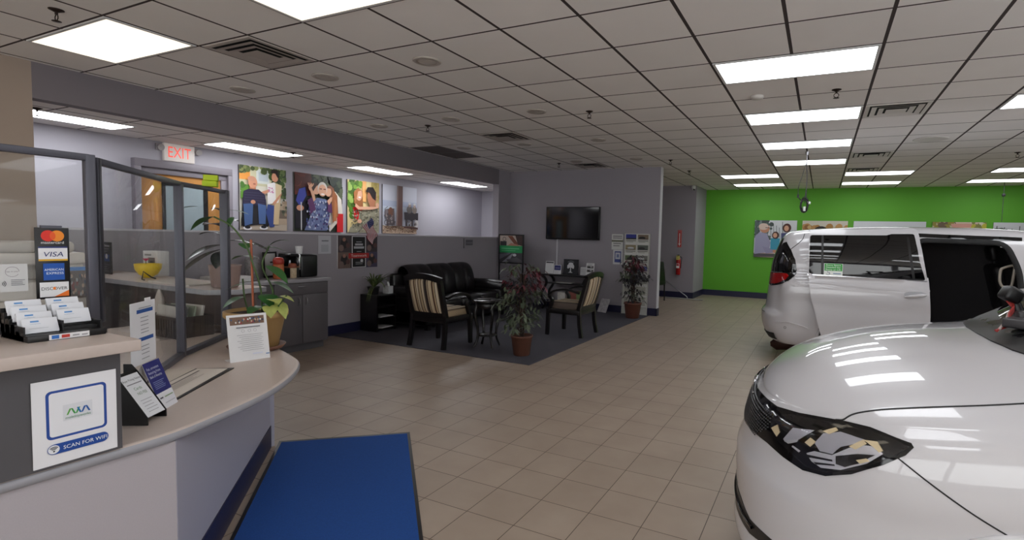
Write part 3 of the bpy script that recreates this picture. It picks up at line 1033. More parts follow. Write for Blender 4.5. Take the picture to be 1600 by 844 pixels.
REFL = [
    ('reflector', m_lamp_lt, .006, [(.367, -.803, .873), (.418, -.834, .899), (.491, -.889, .904), (.444, -.872, .872), (.42, -.86, .858), (.397, -.851, .825), (.359, -.821, .816), (.341, -.798, .833)]),
    ('reflector', m_reflect, .006, [(.317, -.787, .788), (.342, -.807, .808), (.396, -.851, .821), (.468, -.884, .884), (.52, -.91, .896), (.535, -.924, .881), (.493, -.914, .837), (.423, -.879, .787), (.365, -.838, .765), (.334, -.808, .77)]),
    ('bezel', m_lamp_dark, .008, [(.408, -.861, .824), (.469, -.895, .857), (.515, -.917, .871), (.47, -.903, .828), (.435, -.885, .802), (.409, -.867, .8)]),
    ('reflector', m_lamp_lt, .006, [(.234, -.69, .79), (.266, -.707, .844), (.339, -.776, .87), (.291, -.749, .82), (.24, -.7, .784)]),
    ('marker', m_amber, .007, [(.185, -.615, .799), (.209, -.641, .825), (.22, -.665, .805), (.209, -.658, .783)]),
    ('facet', m_amber, .008, [(.311, -.771, .82), (.328, -.781, .844), (.346, -.801, .839), (.329, -.792, .815)]),
    ('facet', m_amber, .008, [(.366, -.798, .879), (.405, -.815, .905), (.411, -.827, .899), (.386, -.819, .879)]),
    ('facet', m_amber, .008, [(.444, -.874, .869), (.483, -.884, .902), (.492, -.895, .894), (.462, -.887, .867)]),
    ('facet', m_amber, .008, [(.483, -.884, .902), (.52, -.903, .91), (.535, -.92, .89), (.526, -.919, .881), (.509, -.905, .892)]),
    ('facet', m_amber, .009, [(.465, -.898, .837), (.493, -.91, .853), (.502, -.916, .848), (.476, -.906, .831)]),
    ('facet', m_reflect, .007, [(.27, -.735, .788), (.297, -.767, .785), (.292, -.764, .777), (.267, -.734, .782)]),
    ('facet', m_reflect, .008, [(.24, -.699, .786), (.291, -.748, .822), (.284, -.746, .807), (.254, -.718, .785)]),
    ('bezel', m_lamp_dark, .007, [(.318, -.788, .784), (.40, -.852, .806), (.402, -.854, .801), (.325, -.796, .777)]),
    ('bezel', m_lamp_dark, .007, [(.34, -.815, .772), (.405, -.864, .796), (.407, -.866, .792), (.35, -.824, .768)]),
]
def mir(pts): return [(p[0], -p[1], p[2]) for p in pts]
m_mesh = M('grille_mesh', (34, 33, 36), .3)
def van_front(car):
    for sg in (1, -1):
        mm = (lambda q: q) if sg > 0 else mir
        dd = NEAR if sg > 0 else (NEAR[0], -NEAR[1], NEAR[2])
        bl = patch3d(car, 'grille_surround', mm(BLACK), dd, m_gloss, .003, step=.03)
        hl = patch3d(car, 'headlight', mm(LENS), dd, m_gloss, .0045, step=.03)
        for nm, mt, off, pts in REFL:
            patch3d(car, nm, mm(pts), dd, mt, off, hl, .02)
        patch3d(car, 'lens', mm(LENS), dd, m_lens, .012, hl, .03)
        # hood seam, bumper seam
        hs = [(.40, -.785, .925), (.424, -.8, .934), (.455, -.801, .96), (.52, -.813, .988), (.608, -.826, 1.013), (.709, -.832, 1.036), (.806, -.83, 1.056), (.901, -.819, 1.074), (1.05, -.80, 1.10)]
        strip3d(car, 'hood_seam', mm(hs), (0, .35 * sg, -1), .0055, m_gap)
        fs = [(.567, -.937, .885), (.66, -.965, .828), (.76, -.985, .772), (.862, -.988, .722)]
        strip3d(car, 'bumper_seam', mm(fs), (0, sg, -.2), .0042, m_gap)
    # diamond mesh between the lamps
    mb = MB(); mb.smooth = False
    fr, _ = proj_frame([(.06, 0, .78)], (1, 0, -.05))
    o, d, xd, yd = fr
    cells = []
    for r in range(15):
        z = .70 + r * .0115
        for c in range(-38, 39):
            y = c * .0165 + (.00825 if r % 2 else 0)
            zt = .845 if abs(y) < .38 else .845 - .0 * abs(y)
            lim = .60 - max(0, (.79 - z)) * 1.3
            zlow = .705 + max(0, abs(y) - .2) * .05
            if z > zt or z < zlow or abs(y) > lim: continue
            vs = []
            for ex, ez in ((-.0062, 0), (0, -.0044), (.0062, 0), (0, .0044)):
                h, n = car.hit((-1, y + ex, z + ez), (1, 0, 0))
                if h is None: break
                if n.x > 0: n = -n
                vs.append((h, n))
            if len(vs) < 4: continue
            b = len(mb.v)
            c0 = sum((p for p, n in vs), Vector()) / 4 + vs[0][1] * .011
            mb.add([p + n * .0045 for p, n in vs] + [c0], [(0, 1, 4), (1, 2, 4), (2, 3, 4), (3, 0, 4)], False)
    mb.build('grille', m_mesh, car.e)
    # winged badge
    mb = MB()
    for sg in (1, -1):
        pts = []
        for i in range(15):
            t = i / 14; y = sg * (.045 + .235 * t); z = .826 + .004 * t
            h, n = car.hit((-1, y, z), (1, 0, 0))
            if n.x > 0: n = -n
            pts.append((h + n * .006, n, .020 * (1 - t) ** .7 + .002))
        vs = []; fs = []
        for h, n, w in pts: vs += [h + Vector((0, 0, w)), h + n * .008, h - Vector((0, 0, w)), h - n * .004]
        for i in range(14):
            for j in range(4): fs.append((4 * i + j, 4 * i + 4 + j, 4 * i + 4 + (j + 1) % 4, 4 * i + (j + 1) % 4))
        mb.add(vs, fs, False)
    h, n = car.hit((-1, 0, .826), (1, 0, 0))
    mb.xf = Matrix.Translation(h) @ Matrix.Rotation(-pi / 2, 4, 'Y')
    mb.lathe([(.05, -.004), (.05, .006), (.042, .011), (.0, .012)], n=28, sx=.55, sy=1.2)
    mb.xf = None
    mb.build('winged_badge', m_chrome, car.e)
    # lower intake and chin
    ax = (Vector((-1, 0, 0)), Vector((1, 0, 0)), Vector((0, -1, 0)), Vector((0, 0, 1)))
    lo = [(-.74, .402), (-.66, .395), (-.57, .385), (-.45, .415), (0, .42), (.45, .415), (.57, .385), (.66, .395), (.74, .402), (.71, .36), (.58, .325), (.3, .31), (-.3, .31), (-.58, .325), (-.71, .36)]
    car.patch('lower_intake', lo, ax, m_black, .003, step=.05)
    for z in (.365,):
        car.strip('intake_bar', [(-.6, z), (0, z - .005), (.6, z)], ax, .012, m_gloss, .012)
    cw = [(.955, 0), (.96, .2), (.985, .37), (1.05, .55), (1.16, .74), (1.28, .80), (1.22, .70), (1.15, .5), (1.10, .25), (1.09, 0)]
    cw += [(x, -y) for x, y in cw[::-1][1:-1]]
    car.patch('cowl', cw, 'z', m_black, .005, step=.04)

def van_rear(car):
    for sg in (1, -1):
        mm = (lambda q: q) if sg > 0 else mir
        dd = (-.55, -.8 * sg, -.1)
        dg = [(4.86, .79, 1.555), (4.80, .87, 1.46), (4.744, .912, 1.332), (4.721, .923, 1.202), (4.731, .923, 1.172), (4.837, .896, 1.163), (5.00, .68, 1.155), (5.09, .50, 1.16), (5.05, .60, 1.30), (4.97, .70, 1.45), (4.91, .745, 1.54)]
        patch3d(car, 'rear_quarter_glass', mm(dg), dd, m_tint, .004)
        tl = [(5.10, .45, 1.145), (5.00, .68, 1.15), (4.837, .896, 1.158), (4.724, .925, 1.17), (4.744, .948, 1.125), (4.806, .96, 1.067), (4.885, .912, 1.017), (4.97, .76, .985), (5.03, .66, .97), (5.09, .55, .99)]
        t = patch3d(car, 'tail_lamp', mm(tl), dd, m_gloss, .008)
        rd = [(5.06, .56, 1.135), (5.00, .68, 1.14), (4.9, .82, 1.148), (4.82, .905, 1.145), (4.80, .93, 1.12), (4.835, .946, 1.077), (4.90, .87, 1.035), (4.97, .76, 1.005), (5.04, .64, 1.0)]
        patch3d(car, 'red_lens', mm(rd), dd, m_red, .012, t)
        strip3d(car, 'tailgate_seam', mm([(4.655, .765, 1.664), (4.672, .831, 1.597), (4.723, .861, 1.536), (4.80, .869, 1.465)]), (-.2, -.8 * sg, -.4), .008, m_gap)
        car.strip('bumper_crease', [(4.56, .49), (4.70, .53), (4.80, .545), (4.95, .52)], 'y+' if sg > 0 else 'y-', .006, m_paint, .008)
        h, n = car.hit((4.82, 2 * sg, .47), (0, -sg, 0))
        if h is not None:
            mb = MB(); mb.tube([h + Vector((.013 * cos(a), 0.003 * sg, .013 * sin(a))) for a in [k * pi / 8 for k in range(16)]], .002, 5, closed=True)
            mb.build('parking_sensor', m_trim, car.e)
    ax = (Vector((7, 0, 0)), Vector((-1, 0, 0)), Vector((0, 1, 0)), Vector((0, 0, 1)))
    car.patch('rear_window', rounded([(-.74, 1.19), (.74, 1.19), (.70, 1.60), (-.70, 1.60)], .05), ax, m_tint, .004, step=.06)
    car.patch('plate_recess', rounded([(-.3, .78), (.3, .78), (.3, .95), (-.3, .95)], .02), ax, m_trim, .003, step=.06)
    car.strip('tailgate_line', [(-.7, .62), (0, .60), (.7, .62)], ax, .008, m_gap)
    car.strip('bumper_skirt', [(-.85, .33), (-.5, .31), (0, .30), (.5, .31), (.85, .33)], ax, .09, m_gap, .006)
    mb = MB(); mb.tube([(4.45, .38, .2), (4.62, .42, .19), (4.95, .46, .16), (5.02, .47, .15)], [.045, .085, .085, .03], 14)
    mb.tube([(4.86, .46, .30), (4.88, .46, .2)], .02, 8)
    mb.build('exhaust', M('rusty_steel', (62, 38, 32), .6, .5), car.e)

for v in (van_a, van_b):
    v.common(); v.wheels(); van_front(v); van_rear(v)
    # door mirrors and front door seams (out of the photo, seen from a step aside)
    for sg in (1, -1):
        mb = MB(); mb.xf = Matrix.Translation((1.62, sg * 1.10, 1.13))
        mb.lathe([(.02, -.09), (.085, -.07), (.10, 0), (.08, .075), (.02, .09)], n=18, sx=.65, sy=1.1)
        mb.xf = None
        mb.tube([(1.60, sg * .93, 1.10), (1.62, sg * 1.05, 1.11)], .03, 8)
        v.m_ = mb.build('mirror', m_paint, v.e)
van_a.side_glass((1, -1), 1); van_b.side_glass((1, -1), 0)

# --- van with the open door: gasket, rail, interior, sliding door
e = van_a.e
van_a.strip('door_gasket', [tuple(p) for p in DOOR_OPEN] + [tuple(DOOR_OPEN[0])], 'y+', .055, m_rubber, .006)
van_a.patch('door_track', [(3.50, 1.692), (3.223, 1.684), (2.925, 1.676), (2.61, 1.669), (2.487, 1.664), (2.493, 1.628), (2.701, 1.624), (3.046, 1.635), (3.41, 1.648), (3.5, 1.65)], 'y+', m_gloss, .004)
m_int = M('van_interior', (84, 81, 84), .8)
mb = MB()
x0, x1, y0, y1, z0, z1 = 1.75, 4.2, -.86, .80, .36, 1.62
vs = [(x0, y0, z0), (x1, y0, z0), (x1, y1 + .12, z0), (x0, y1 + .12, z0), (x0, y0 + .08, z1), (x1, y0 + .08, z1), (x1, y1 - .0, z1), (x0, y1 - .0, z1)]
mb.add(vs, [(0, 1, 2, 3), (4, 7, 6, 5), (0, 4, 5, 1), (1, 5, 6, 2), (0, 3, 7, 4)], False)
mb.add([(3.55, .92, .36), (4.2, .92, .36), (4.2, .80, 1.62), (3.55, .80, 1.62)], [(0, 1, 2, 3)], False)
mb.add([(1.75, .92, .36), (2.42, .92, .36), (2.50, .80, 1.62), (1.75, .80, 1.62)], [(0, 1, 2, 3)], False)
mb.build('cabin_lining', m_int, e)
m_seat = M('black_seat_leather', (46, 44, 46), .4)
def van_seat(x, y):
    mb = MB()
    mb.box((x - .52, y - .25, .62), (x + .02, y + .25, .80), .05)
    mb.xf = Matrix.Translation((x, y, .75)) @ Matrix.Rotation(radians(14), 4, 'Y')
    mb.box((-.02, -.25, 0), (.13, .25, .62), .06)
    mb.box((.0, -.13, .66), (.10, .13, .86), .045)
    mb.cyl((.05, -.05, .58), (.05, -.05, .70), .008); mb.cyl((.05, .05, .58), (.05, .05, .70), .008)
    mb.xf = None
    mb.box((x - .45, y - .2, .36), (x, y + .2, .63))
    mb.build('seat', m_seat, e)
van_seat(2.22, .42); van_seat(2.22, -.42)
mb = MB(); mb.box((3.40, -.72, .55), (3.95, .30, .80), .05)
mb.xf = Matrix.Translation((3.9, 0, .75)) @ Matrix.Rotation(radians(12), 4, 'Y'); mb.box((-.02, -.72, 0), (.12, .30, .6), .05); mb.xf = None
mb.build('rear_bench', m_seat, e)
mb = MB()
ring = [(2.545, .83, 1.17), (2.535, .835, 1.33), (2.55, .83, 1.36), (2.63, .83, 1.33), (2.655, .83, 1.30), (2.655, .83, 1.18), (2.62, .83, 1.12), (2.56, .83, 1.13)]
mb.tube(catmull(ring, 4, True), .014, 8, closed=True)
mb.build('grab_handle', M('beige_plastic', (172, 164, 152), .5), e)

DO = [(4.60, 1.655), (3.47, 1.675), (3.35, 1.13), (3.315, .80), (3.315, .36), (4.375, .34), (4.40, .42), (4.47, .66), (4.54, .9), (4.585, 1.13)]
SH = (-.98, 0)
DO2 = rounded(DO, .06)
sd = van_a.patch('sliding_door', DO2, 'y+', m_paint, .105, .045, None, SH, .05)
wn = [(4.585, 1.60), (3.50, 1.62), (3.44, 1.35), (3.375, 1.155), (4.575, 1.165)]
w = van_a.patch('door_window', rounded(wn, .03), 'y+', m_tint, .109, 0, sd, SH, .05)
van_a.patch('window_divider', [(4.435, 1.60), (4.46, 1.60), (4.44, 1.17), (4.415, 1.17)], 'y+', m_black, .111, 0, sd, SH, .05)
van_a.patch('window_divider', [(3.555, 1.60), (3.58, 1.60), (3.50, 1.165), (3.475, 1.165)], 'y+', m_black, .111, 0, sd, SH, .05)
van_a.patch('belt_moulding', [(4.59, 1.168), (3.36, 1.152), (3.355, 1.135), (4.59, 1.150)], 'y+', m_chrome, .112, 0, sd, SH, .05)
# a soft crease along the door
van_a.patch('door_crease', [(4.56, 1.06), (3.6, 1.03), (3.335, 1.03), (3.335, 1.015), (3.6, 1.005), (4.55, 1.045)], 'y+', m_paint, .1085, 0, sd, SH, .05)
def door_pt(x, z, off):
    h, n = van_a.hit((x + SH[0], 2, z), (0, -1, 0))
    if n.y < 0: n = -n
    return h - Vector((SH[0], 0, 0)) + n * off, n
mb = MB()
pts = [door_pt(3.37 + .2 * i / 8, .985 - .004 * (i % 9), .108 + .035 * sin(pi * i / 8) ** .5)[0] for i in range(9)]
mb.tube(pts, [.010, .016, .019, .02, .02, .02, .019, .016, .010], 10)
mb.build('door_handle', m_paint, sd)
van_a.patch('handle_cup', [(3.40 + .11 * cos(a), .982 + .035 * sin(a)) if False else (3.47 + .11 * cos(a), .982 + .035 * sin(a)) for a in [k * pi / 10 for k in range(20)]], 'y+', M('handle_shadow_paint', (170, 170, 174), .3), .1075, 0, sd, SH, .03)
# sticker in the door window
p0, n0 = door_pt(4.31, 1.235, .113)
p1, _ = door_pt(4.31, 1.335, .113)
a = Art(.20, .145, (236, 240, 236))
a.rect(.02, .38, .98, .98, (60, 160, 70))
for k, t in enumerate(('Extra Space', 'Needed for', 'Ramp or Lift')):
    a.text(.5, .80 - k * .185, .026, t, (240, 248, 240), maxw=.8)
a.arc(.22, .17, .018, -160, 60, .004, (30, 60, 120)); a.line([(.2, .32), (.22, .2), (.3, .2), (.34, .1)], .004, (30, 60, 120)); a.ell(.2, .34, .02, .025, (30, 60, 120))
a.rect(.5, .12, .92, .22, (150, 170, 190))
up = (p1 - p0).normalized()
a.build('window_sticker', sd, frame_mat(p0 + Vector((.10, 0, 0)) - up * .0725 + n0 * .002, (-1, 0, 0), up))
# ------------------------------------------------------------------ reception desk
m_lam = M('beige_laminate', (196, 182, 174), .38, noise=(60, .05))
m_edge = M('grey_edging', (150, 150, 156), .4)
m_pan = M('grey_laminate', (172, 166, 171), .5, noise=(220, .05))
m_pan2 = M('lilac_laminate', (165, 163, 176), .5)
m_dkpan = M('dark_grey_laminate', (78, 76, 80), .55)
m_alu = M('grey_frame', (84, 84, 94), .4, .3)
m_acryl = glass_mat('acrylic_sheet', (.97, .98, .98), .55, .01)
desk = empty('reception_desk', (-2.6, 1.0, 0), 0, 'curved beige reception desk with a grey panelled front', 'reception desk')
I = Matrix.Translation((2.6, -1.0, 0))
def dk(mb, name, mat, parent=desk, inv=True):
    o = mb.build(name, mat, parent)
    if parent is desk and inv: o.matrix_local = I
    return o
outer = [tuple(p) for p in catmull([(-2.212, -.40), (-2.212, .2), (-2.214, .64), (-2.212, .90), (-2.216, 1.093), (-2.268, 1.279), (-2.40, 1.604), (-2.58, 1.869), (-2.80, 2.08), (-3.03, 2.185), (-3.306, 2.28), (-3.6, 2.40), (-3.85, 2.46)], 6)]
poly = outer + [(-4.02, 2.42), (-4.15, 2.25), (-4.10, 1.95), (-3.75, 1.40), (-3.25, .80), (-3.15, -.40)]
mb = MB(); mb.prism(poly, .708, .75, .019); dk(mb, 'countertop', [m_lam, m_edge])
ct = desk.children[0].data
for p in ct.polygons:
    p.material_index = 0 if p.normal.z > .75 else 1
A_, B_ = Vector((-2.232, 1.125)), Vector((-3.45, 2.33))
def vpanel(mb, a, b, z0, z1, th, side=1):
    a, b = Vector(a), Vector(b); d = (b - a).normalized(); n = Vector((-d.y, d.x)) * th * side
    q = [(a.x, a.y), (b.x, b.y), (b.x + n.x, b.y + n.y), (a.x + n.x, a.y + n.y)]
    if (Vector(q[1]) - Vector(q[0])).cross(Vector(q[2]) - Vector(q[0])) < 0: q = q[::-1]
    mb.prism(q, z0, z1)
mb = MB(); vpanel(mb, A_, B_, .0, .708, .03); dk(mb, 'angled_panel', m_pan2)
mb = MB(); vpanel(mb, (-2.232, -.4), (-2.232, 1.122), 0, .708, .03); dk(mb, 'front_panel', m_pan)
mb = MB(); vpanel(mb, B_, (-3.95, 2.33), 0, .708, .03, -1); dk(mb, 'end_panel', m_pan2)
nrm = Vector(((B_ - A_).y, -(B_ - A_).x)).normalized()
mb = MB(); vpanel(mb, A_ + nrm * .006, B_ + nrm * .006, 0, .155, .006)
vpanel(mb, (-2.226, -.4), (-2.226, 1.122), 0, .155, .006); dk(mb, 'base_trim', m_navy)
mb = MB(); mb.box((-2.25, -.4, .75), (-2.21, .945, 1.10)); dk(mb, 'privacy_panel', m_dkpan)
mb = MB(); mb.box((-2.66, -.4, 1.10), (-2.155, .985, 1.14), .003); dk(mb, 'ledge', [m_lam, m_edge])
for p in desk.children[-1].data.polygons: p.material_index = 0 if p.normal.z > .8 else 1
mb = MB(); mb.box((-2.66, -.4, .75), (-2.62, .96, 1.10)); dk(mb, 'back_panel', m_dkpan)

# the far wing with its raised ledge
wing = empty('desk_wing', (-5.2, 2.5, 0), 0, 'far wing of the reception desk with a beige ledge, behind the glass screens', 'reception desk')
WI = Matrix.Translation((5.2, -2.5, 0))
mb = MB(); mb.prism([(-6.43, 2.32), (-4.10, 2.27), (-3.95, 2.42), (-4.0, 2.68), (-6.43, 2.76)], 1.04, 1.08, .004)
o = mb.build('ledge', [m_lam, m_edge], wing); o.matrix_local = WI
for p in o.data.polygons: p.material_index = 0 if p.normal.z > .8 else 1
mb = MB(); mb.box((-6.43, 2.60, 0), (-4.06, 2.64, 1.04)); mb.box((-4.09, 2.40, 0), (-4.06, 2.62, 1.04))
mb.build('panel', M('wing_panel_brown', (92, 78, 74), .55), wing).matrix_local = WI
mb = MB(); mb.box((-4.98, 2.05, .70), (-4.25, 2.60, .735), .004); mb.build('worktop', m_lam, wing).matrix_local = WI

# glass screens
scr = empty('glass_screen', (-2.64, 1.08, 0), 0, 'tall clear acrylic screen in grey frames standing on the reception desk', 'screen')
SI = Matrix.Translation((2.64, -1.08, 0))
def post(mb, x, y, z0, z1, w=.045, ang=0.0):
    mb.xf = Matrix.Translation((x, y, 0)) @ Matrix.Rotation(ang, 4, 'Z')
    mb.box((-w / 2, -w / 2, z0), (w / 2, w / 2, z1), .003); mb.xf = None
P1, P2, P3 = Vector((-2.672, 1.078)), Vector((-3.49, 1.80)), Vector((-3.87, 2.29))
a1 = atan2((P2 - P1).y, (P2 - P1).x); a2 = atan2((P3 - P2).y, (P3 - P2).x)
mb = MB(); post(mb, -2.632, 1.042, 1.14, 1.815, .032); mb.build('corner_post', m_alu, scr).matrix_local = SI
mb = MB(); post(mb, P1.x, P1.y, 1.14, 1.81, .032, a1); mb.build('hinge_post', M('dark_frame', (54, 54, 62), .4, .3), scr).matrix_local = SI
mb = MB(); post(mb, P2.x, P2.y, .75, 1.795, .042, a1); mb.build('middle_post', m_alu, scr).matrix_local = SI
mb = MB(); post(mb, P3.x, P3.y, .75, 1.81, .05, a2); mb.build('end_post', m_alu, scr).matrix_local = SI
def rail(mb, a, b, z, h=.026, w=.03):
    d = (b - a); L_ = d.length
    mb.xf = Matrix.Translation((a.x, a.y, z)) @ Matrix.Rotation(atan2(d.y, d.x), 4, 'Z'); mb.box((0, -w / 2, 0), (L_, w / 2, h), .003); mb.xf = None
mb = MB(); rail(mb, P1, P2, 1.785); rail(mb, P2, P3, 1.785); rail(mb, Vector((-2.632, -.4)), Vector((-2.632, 1.04)), 1.79); mb.build('top_rail', m_alu, scr).matrix_local = SI
mb = MB(); rail(mb, P1, P2, .75, .03, .04); rail(mb, P2, P3, .75, .03, .04); rail(mb, Vector((-2.64, -.4)), Vector((-2.64, 1.04)), 1.14, .02); mb.build('bottom_rail', m_alu, scr).matrix_local = SI
for a, b, z0, z1 in ((P1, P2, .78, 1.785), (P2, P3, .78, 1.785), (Vector((-2.64, -.4)), Vector((-2.64, 1.04)), 1.16, 1.79)):
    mb = MB(); rail(mb, a, b, z0, z1 - z0, .006); mb.build('acrylic_pane', m_acryl, scr).matrix_local = SI

def sheet_art(name, parent, tl, tr, bl, art, lift=.0015):
    """places an Art by three corners"""
    tl, tr, bl = Vector(tl), Vector(tr), Vector(bl)
    return art.build(name, parent, frame_mat(bl, tr - tl, tl - bl))

# wifi sign on the privacy panel (plain: the code square itself is left out)
e = empty('wifi_sign', (-2.205, .82, .76), 0, 'white paper sign reading SCAN FOR WIFI taped to the dark desk panel', 'sign')
a = Art(.2159, .2794, (226, 226, 230))
a.rrect(.15, .30, .87, .87, .014, (40, 74, 150)); a.rrect(.185, .328, .835, .842, .009, (226, 227, 232))
a.rect(.34, .49, .69, .68, (214, 216, 222))
for k, (cx0, c1, c2) in enumerate(((.38, (90, 160, 70), (70, 150, 80)), (.50, (40, 110, 170), (40, 90, 160)))):
    for q in range(3):
        x = cx0 + q * .052
        a.poly([(x, .555), (x + .02, .555), (x + .06, .625), (x + .035, .625)] if (q % 2 == 0) == (k == 0) else [(x, .625), (x + .02, .625), (x + .06, .555), (x + .035, .555)], (c1, c2, c2)[q])
a.text(.515, .51, .012, 'mobilityworks', (100, 150, 120), maxw=.3)
a.rrect(.15, .125, .88, .245, .0165, (32, 72, 150)); a.ell(.222, .185, .066, .051, (228, 230, 234))
for r in (.006, .010, .014): a.arc(.222, .165, r, 45, 135, .0025, (40, 40, 48))
a.ell(.222, .165, .012, .0095, (40, 40, 48))
a.text(.595, .163, .0175, 'SCAN FOR WIFI', (232, 236, 242), maxw=.53)
a.build('printed_sheet', e, frame_mat((.0, -.108, 0), (0, 1, 0), (.012, 0, 1)))
o = MB().box((-.003, -.108, 0), (-.001, .108, .2794)).build('paper', m_paper, e)
o.rotation_euler = (0, atan2(.012, 1), 0)

# payment sign hung on the screen
e = empty('payment_sign', (-2.615, .92, 1.256), 0, 'black hanging sign of four payment card logos on the glass screen', 'sign')
MB().box((-.004, -.0485, 0), (0, .0485, .268), .001).build('board', m_black, e)
a = Art(.097, .268)
a.ell(.38, .885, .21, .078, (222, 52, 40)); a.ell(.64, .885, .21, .078, (240, 140, 40)); a.ell(.51, .885, .085, .055, (232, 92, 36))
a.text(.5, .775, .0135, 'mastercard', (235, 235, 235), maxw=.66)
a.rect(.08, .535, .93, .735, (232, 232, 236)); a.rect(.08, .715, .93, .735, (40, 50, 110)); a.rect(.08, .535, .93, .56, (220, 170, 50))
a.text(.5, .595, .026, 'VISA', (32, 44, 100), maxw=.6, slant=.2)
a.rect(.2, .265, .82, .50, (30, 84, 170)); a.text(.51, .395, .0125, 'AMERICAN', (225, 235, 245), maxw=.56); a.text(.54, .345, .0125, 'EXPRESS', (225, 235, 245), maxw=.5)
a.rect(.08, .03, .93, .235, (232, 232, 234)); a.poly([(.50, .03), (.93, .03), (.93, .115)], (236, 120, 44)); a.text(.505, .125, .0165, 'DISCOVER', (40, 40, 44), maxw=.76); a.ell(.502, .147, .042, .022, (240, 130, 50))
a.build('logos', e, frame_mat((.0006, -.0485, 0), (0, 1, 0), (0, 0, 1)))
MB().box((-.012, -.03, .266), (.002, .028, .276)).build('clip', m_alu, e)

# small contactless notice
e = empty('contactless_notice', (-2.632, .81, 1.29), 0, 'small white tap to pay notice left of the payment logos', 'sign')
MB().box((-.002, -.045, 0), (0, .045, .1)).build('card', m_paper, e)
a = Art(.09, .1, (206, 206, 206))
a.arc(.55, .72, .018, 0, 330, .0012, (130, 120, 130)); a.text(.55, .71, .007, 'tap to pay', (130, 120, 130), maxw=.34)
for r in (.006, .010, .014): a.arc(.2, .3, r, -45, 45, .0018, (60, 60, 66))
a.lines(.5, .92, .24, .42, 4, (110, 110, 114), .002)
a.build('print', e, frame_mat((.0005, -.045, 0), (0, 1, 0), (0, 0, 1)))

# stepped card rack with card stacks
rk = empty('card_rack', (-2.36, .865, 1.14), 0, 'black stepped card rack on the reception ledge below the payment logos', 'card rack')
mb = MB()
mb.box((-.20, -.105, 0), (0, .105, .022), .002)
for k in range(4): mb.box((-.055 - .04 * k - .034, -.105, .02), (-.055 - .04 * k + .0, .105, .032 + .018 * k))
mb.box((-.21, -.105, 0), (-.20, .105, .10)); mb.box((-.20, -.105, 0), (-.03, -.10, .05)); mb.box((-.20, .10, 0), (-.03, .105, .05)); mb.box((-.20, -.002, .02), (-.04, .002, .06))
mb.build('rack', m_black, rk)
a = Art(.108, .018, (226, 226, 228)); a.rect(.06, .15, .24, .85, (50, 110, 190)); a.rect(.3, .2, .5, .8, (190, 60, 50)); a.text(.64, .3, .009, 'card', (70, 70, 74), maxw=.16) if False else a.rect(.57, .35, .74, .6, (150, 150, 154)); a.rect(.8, .3, .95, .55, (150, 150, 154))
a.build('logo_strip', rk, frame_mat((.0006, -.052, .002), (0, 1, 0), (0, 0, 1)))
m_card = M('card_white', (222, 224, 230), .55)
def card(y, k, label):
    e = empty('card_stack', (-2.36 - .048 - .04 * k, y, 1.14 + .024 + .018 * k), 0, label, 'business cards', 'white card stacks in the black rack')
    th = radians(-24)
    mb = MB(); mb.xf = Matrix.Rotation(th, 4, 'Y'); mb.box((-.008, -.045, 0), (.002, .045, .052), .0008); mb.build('cards', m_card, e)
    a = Art(.09, .052); a.rect(.22, .74, .46, .84, (80, 140, 200)); a.text(.2, .6, .005, 'mobilityworks', (130, 160, 180), 'l', .3); a.rect(.15, .3, .7, .33, (190, 194, 200))
    a.build('print', e, Matrix.Rotation(th, 4, 'Y') @ frame_mat((.0025, -.045, 0), (0, 1, 0), (0, 0, 1)))
rn = ['front row', 'second row', 'third row', 'back row']
for k in range(4): card(-.052 + .865, k, 'white card stack in the %s of the left column of the black rack' % rn[k])
for k in range(1, 4): card(.052 + .865, k, 'white card stack in the %s of the right column of the black rack' % ['', 'front row', 'middle row', 'back row'][k])

# taped price list on the screen
e = empty('price_list', (-2.60, 1.16, .925), 0, 'white sheet with two blue heading bars taped to the glass screen', 'sheet')
a = Art(.205, .279, (222, 222, 226))
for y0, y1 in ((.82, .88), (.37, .43)): a.rect(.24, y0, .9, y1, (40, 84, 156))
for y in (.74, .68, .62, .55, .50, .28, .22, .16, .08): a.rect(.38, y, .70, y + .012, (140, 140, 146))
a.rect(.3, .9, .8, .912, (140, 140, 146))
d = Vector((-.129, .15, 0)).normalized()
a.build('print', e, frame_mat((-.05, .012, .0), d, (0, 0, 1)))
n_ = Vector((d.y, -d.x, 0))
mb = MB(); mb.xf = frame_mat((-.05, .012, 0), d, (0, 0, 1)); mb.box((0, 0, -.002), (.205, .279, -.0005)); mb.box((0.12, .279, -.002), (.17, .292, -.0005)); mb.build('sheet', m_paper, e)

# slanted black notice holder
e = empty('notice_holder', (-2.375, 1.10, .75), 0, 'black slanted stand beside the wifi sign holding a pricing notice', 'sign holder')
hf, hw = Vector((.85, .52, 0)).normalized(), Vector((-.52, .85, 0)).normalized()
for k in (0, 1):
    mb = MB(); mb.xf = frame_mat(hw * (.108 * k), hf, (0, 0, 1))
    mb.prism([(-.16, .0005), (0, .0005), (0, .03), (-.105, .19), (-.13, .22), (-.16, .22)], -.002, .002)
    mb.build('side_plate', m_black, e)
s_ = (hf * -.105 + Vector((0, 0, .16))).normalized()
mb = MB(); mb.xf = frame_mat(hw * .003 - hf * .004 + Vector((0, 0, .028)), hw, s_); mb.box((0, 0, -.004), (.102, .205, 0)); mb.build('backing', m_black, e)
a = Art(.10, .19, (222, 224, 228))
a.text(.5, .86, .0125, 'Buyer Pricing Notice', (60, 60, 66), maxw=.92); a.rect(.1, .77, .9, .79, (120, 120, 126))
a.text(.5, .63, .018, 'Cards', (96, 140, 96), maxw=.4)
a.text(.56, .51, .017, 'NO FEE', (96, 130, 100), maxw=.5)
a.lines(.2, .85, .1, .38, 5, (150, 150, 156), .002)
a.build('pricing_notice', e, frame_mat(hw * .004 - hf * .003 + Vector((0, 0, .030)), hw, s_))

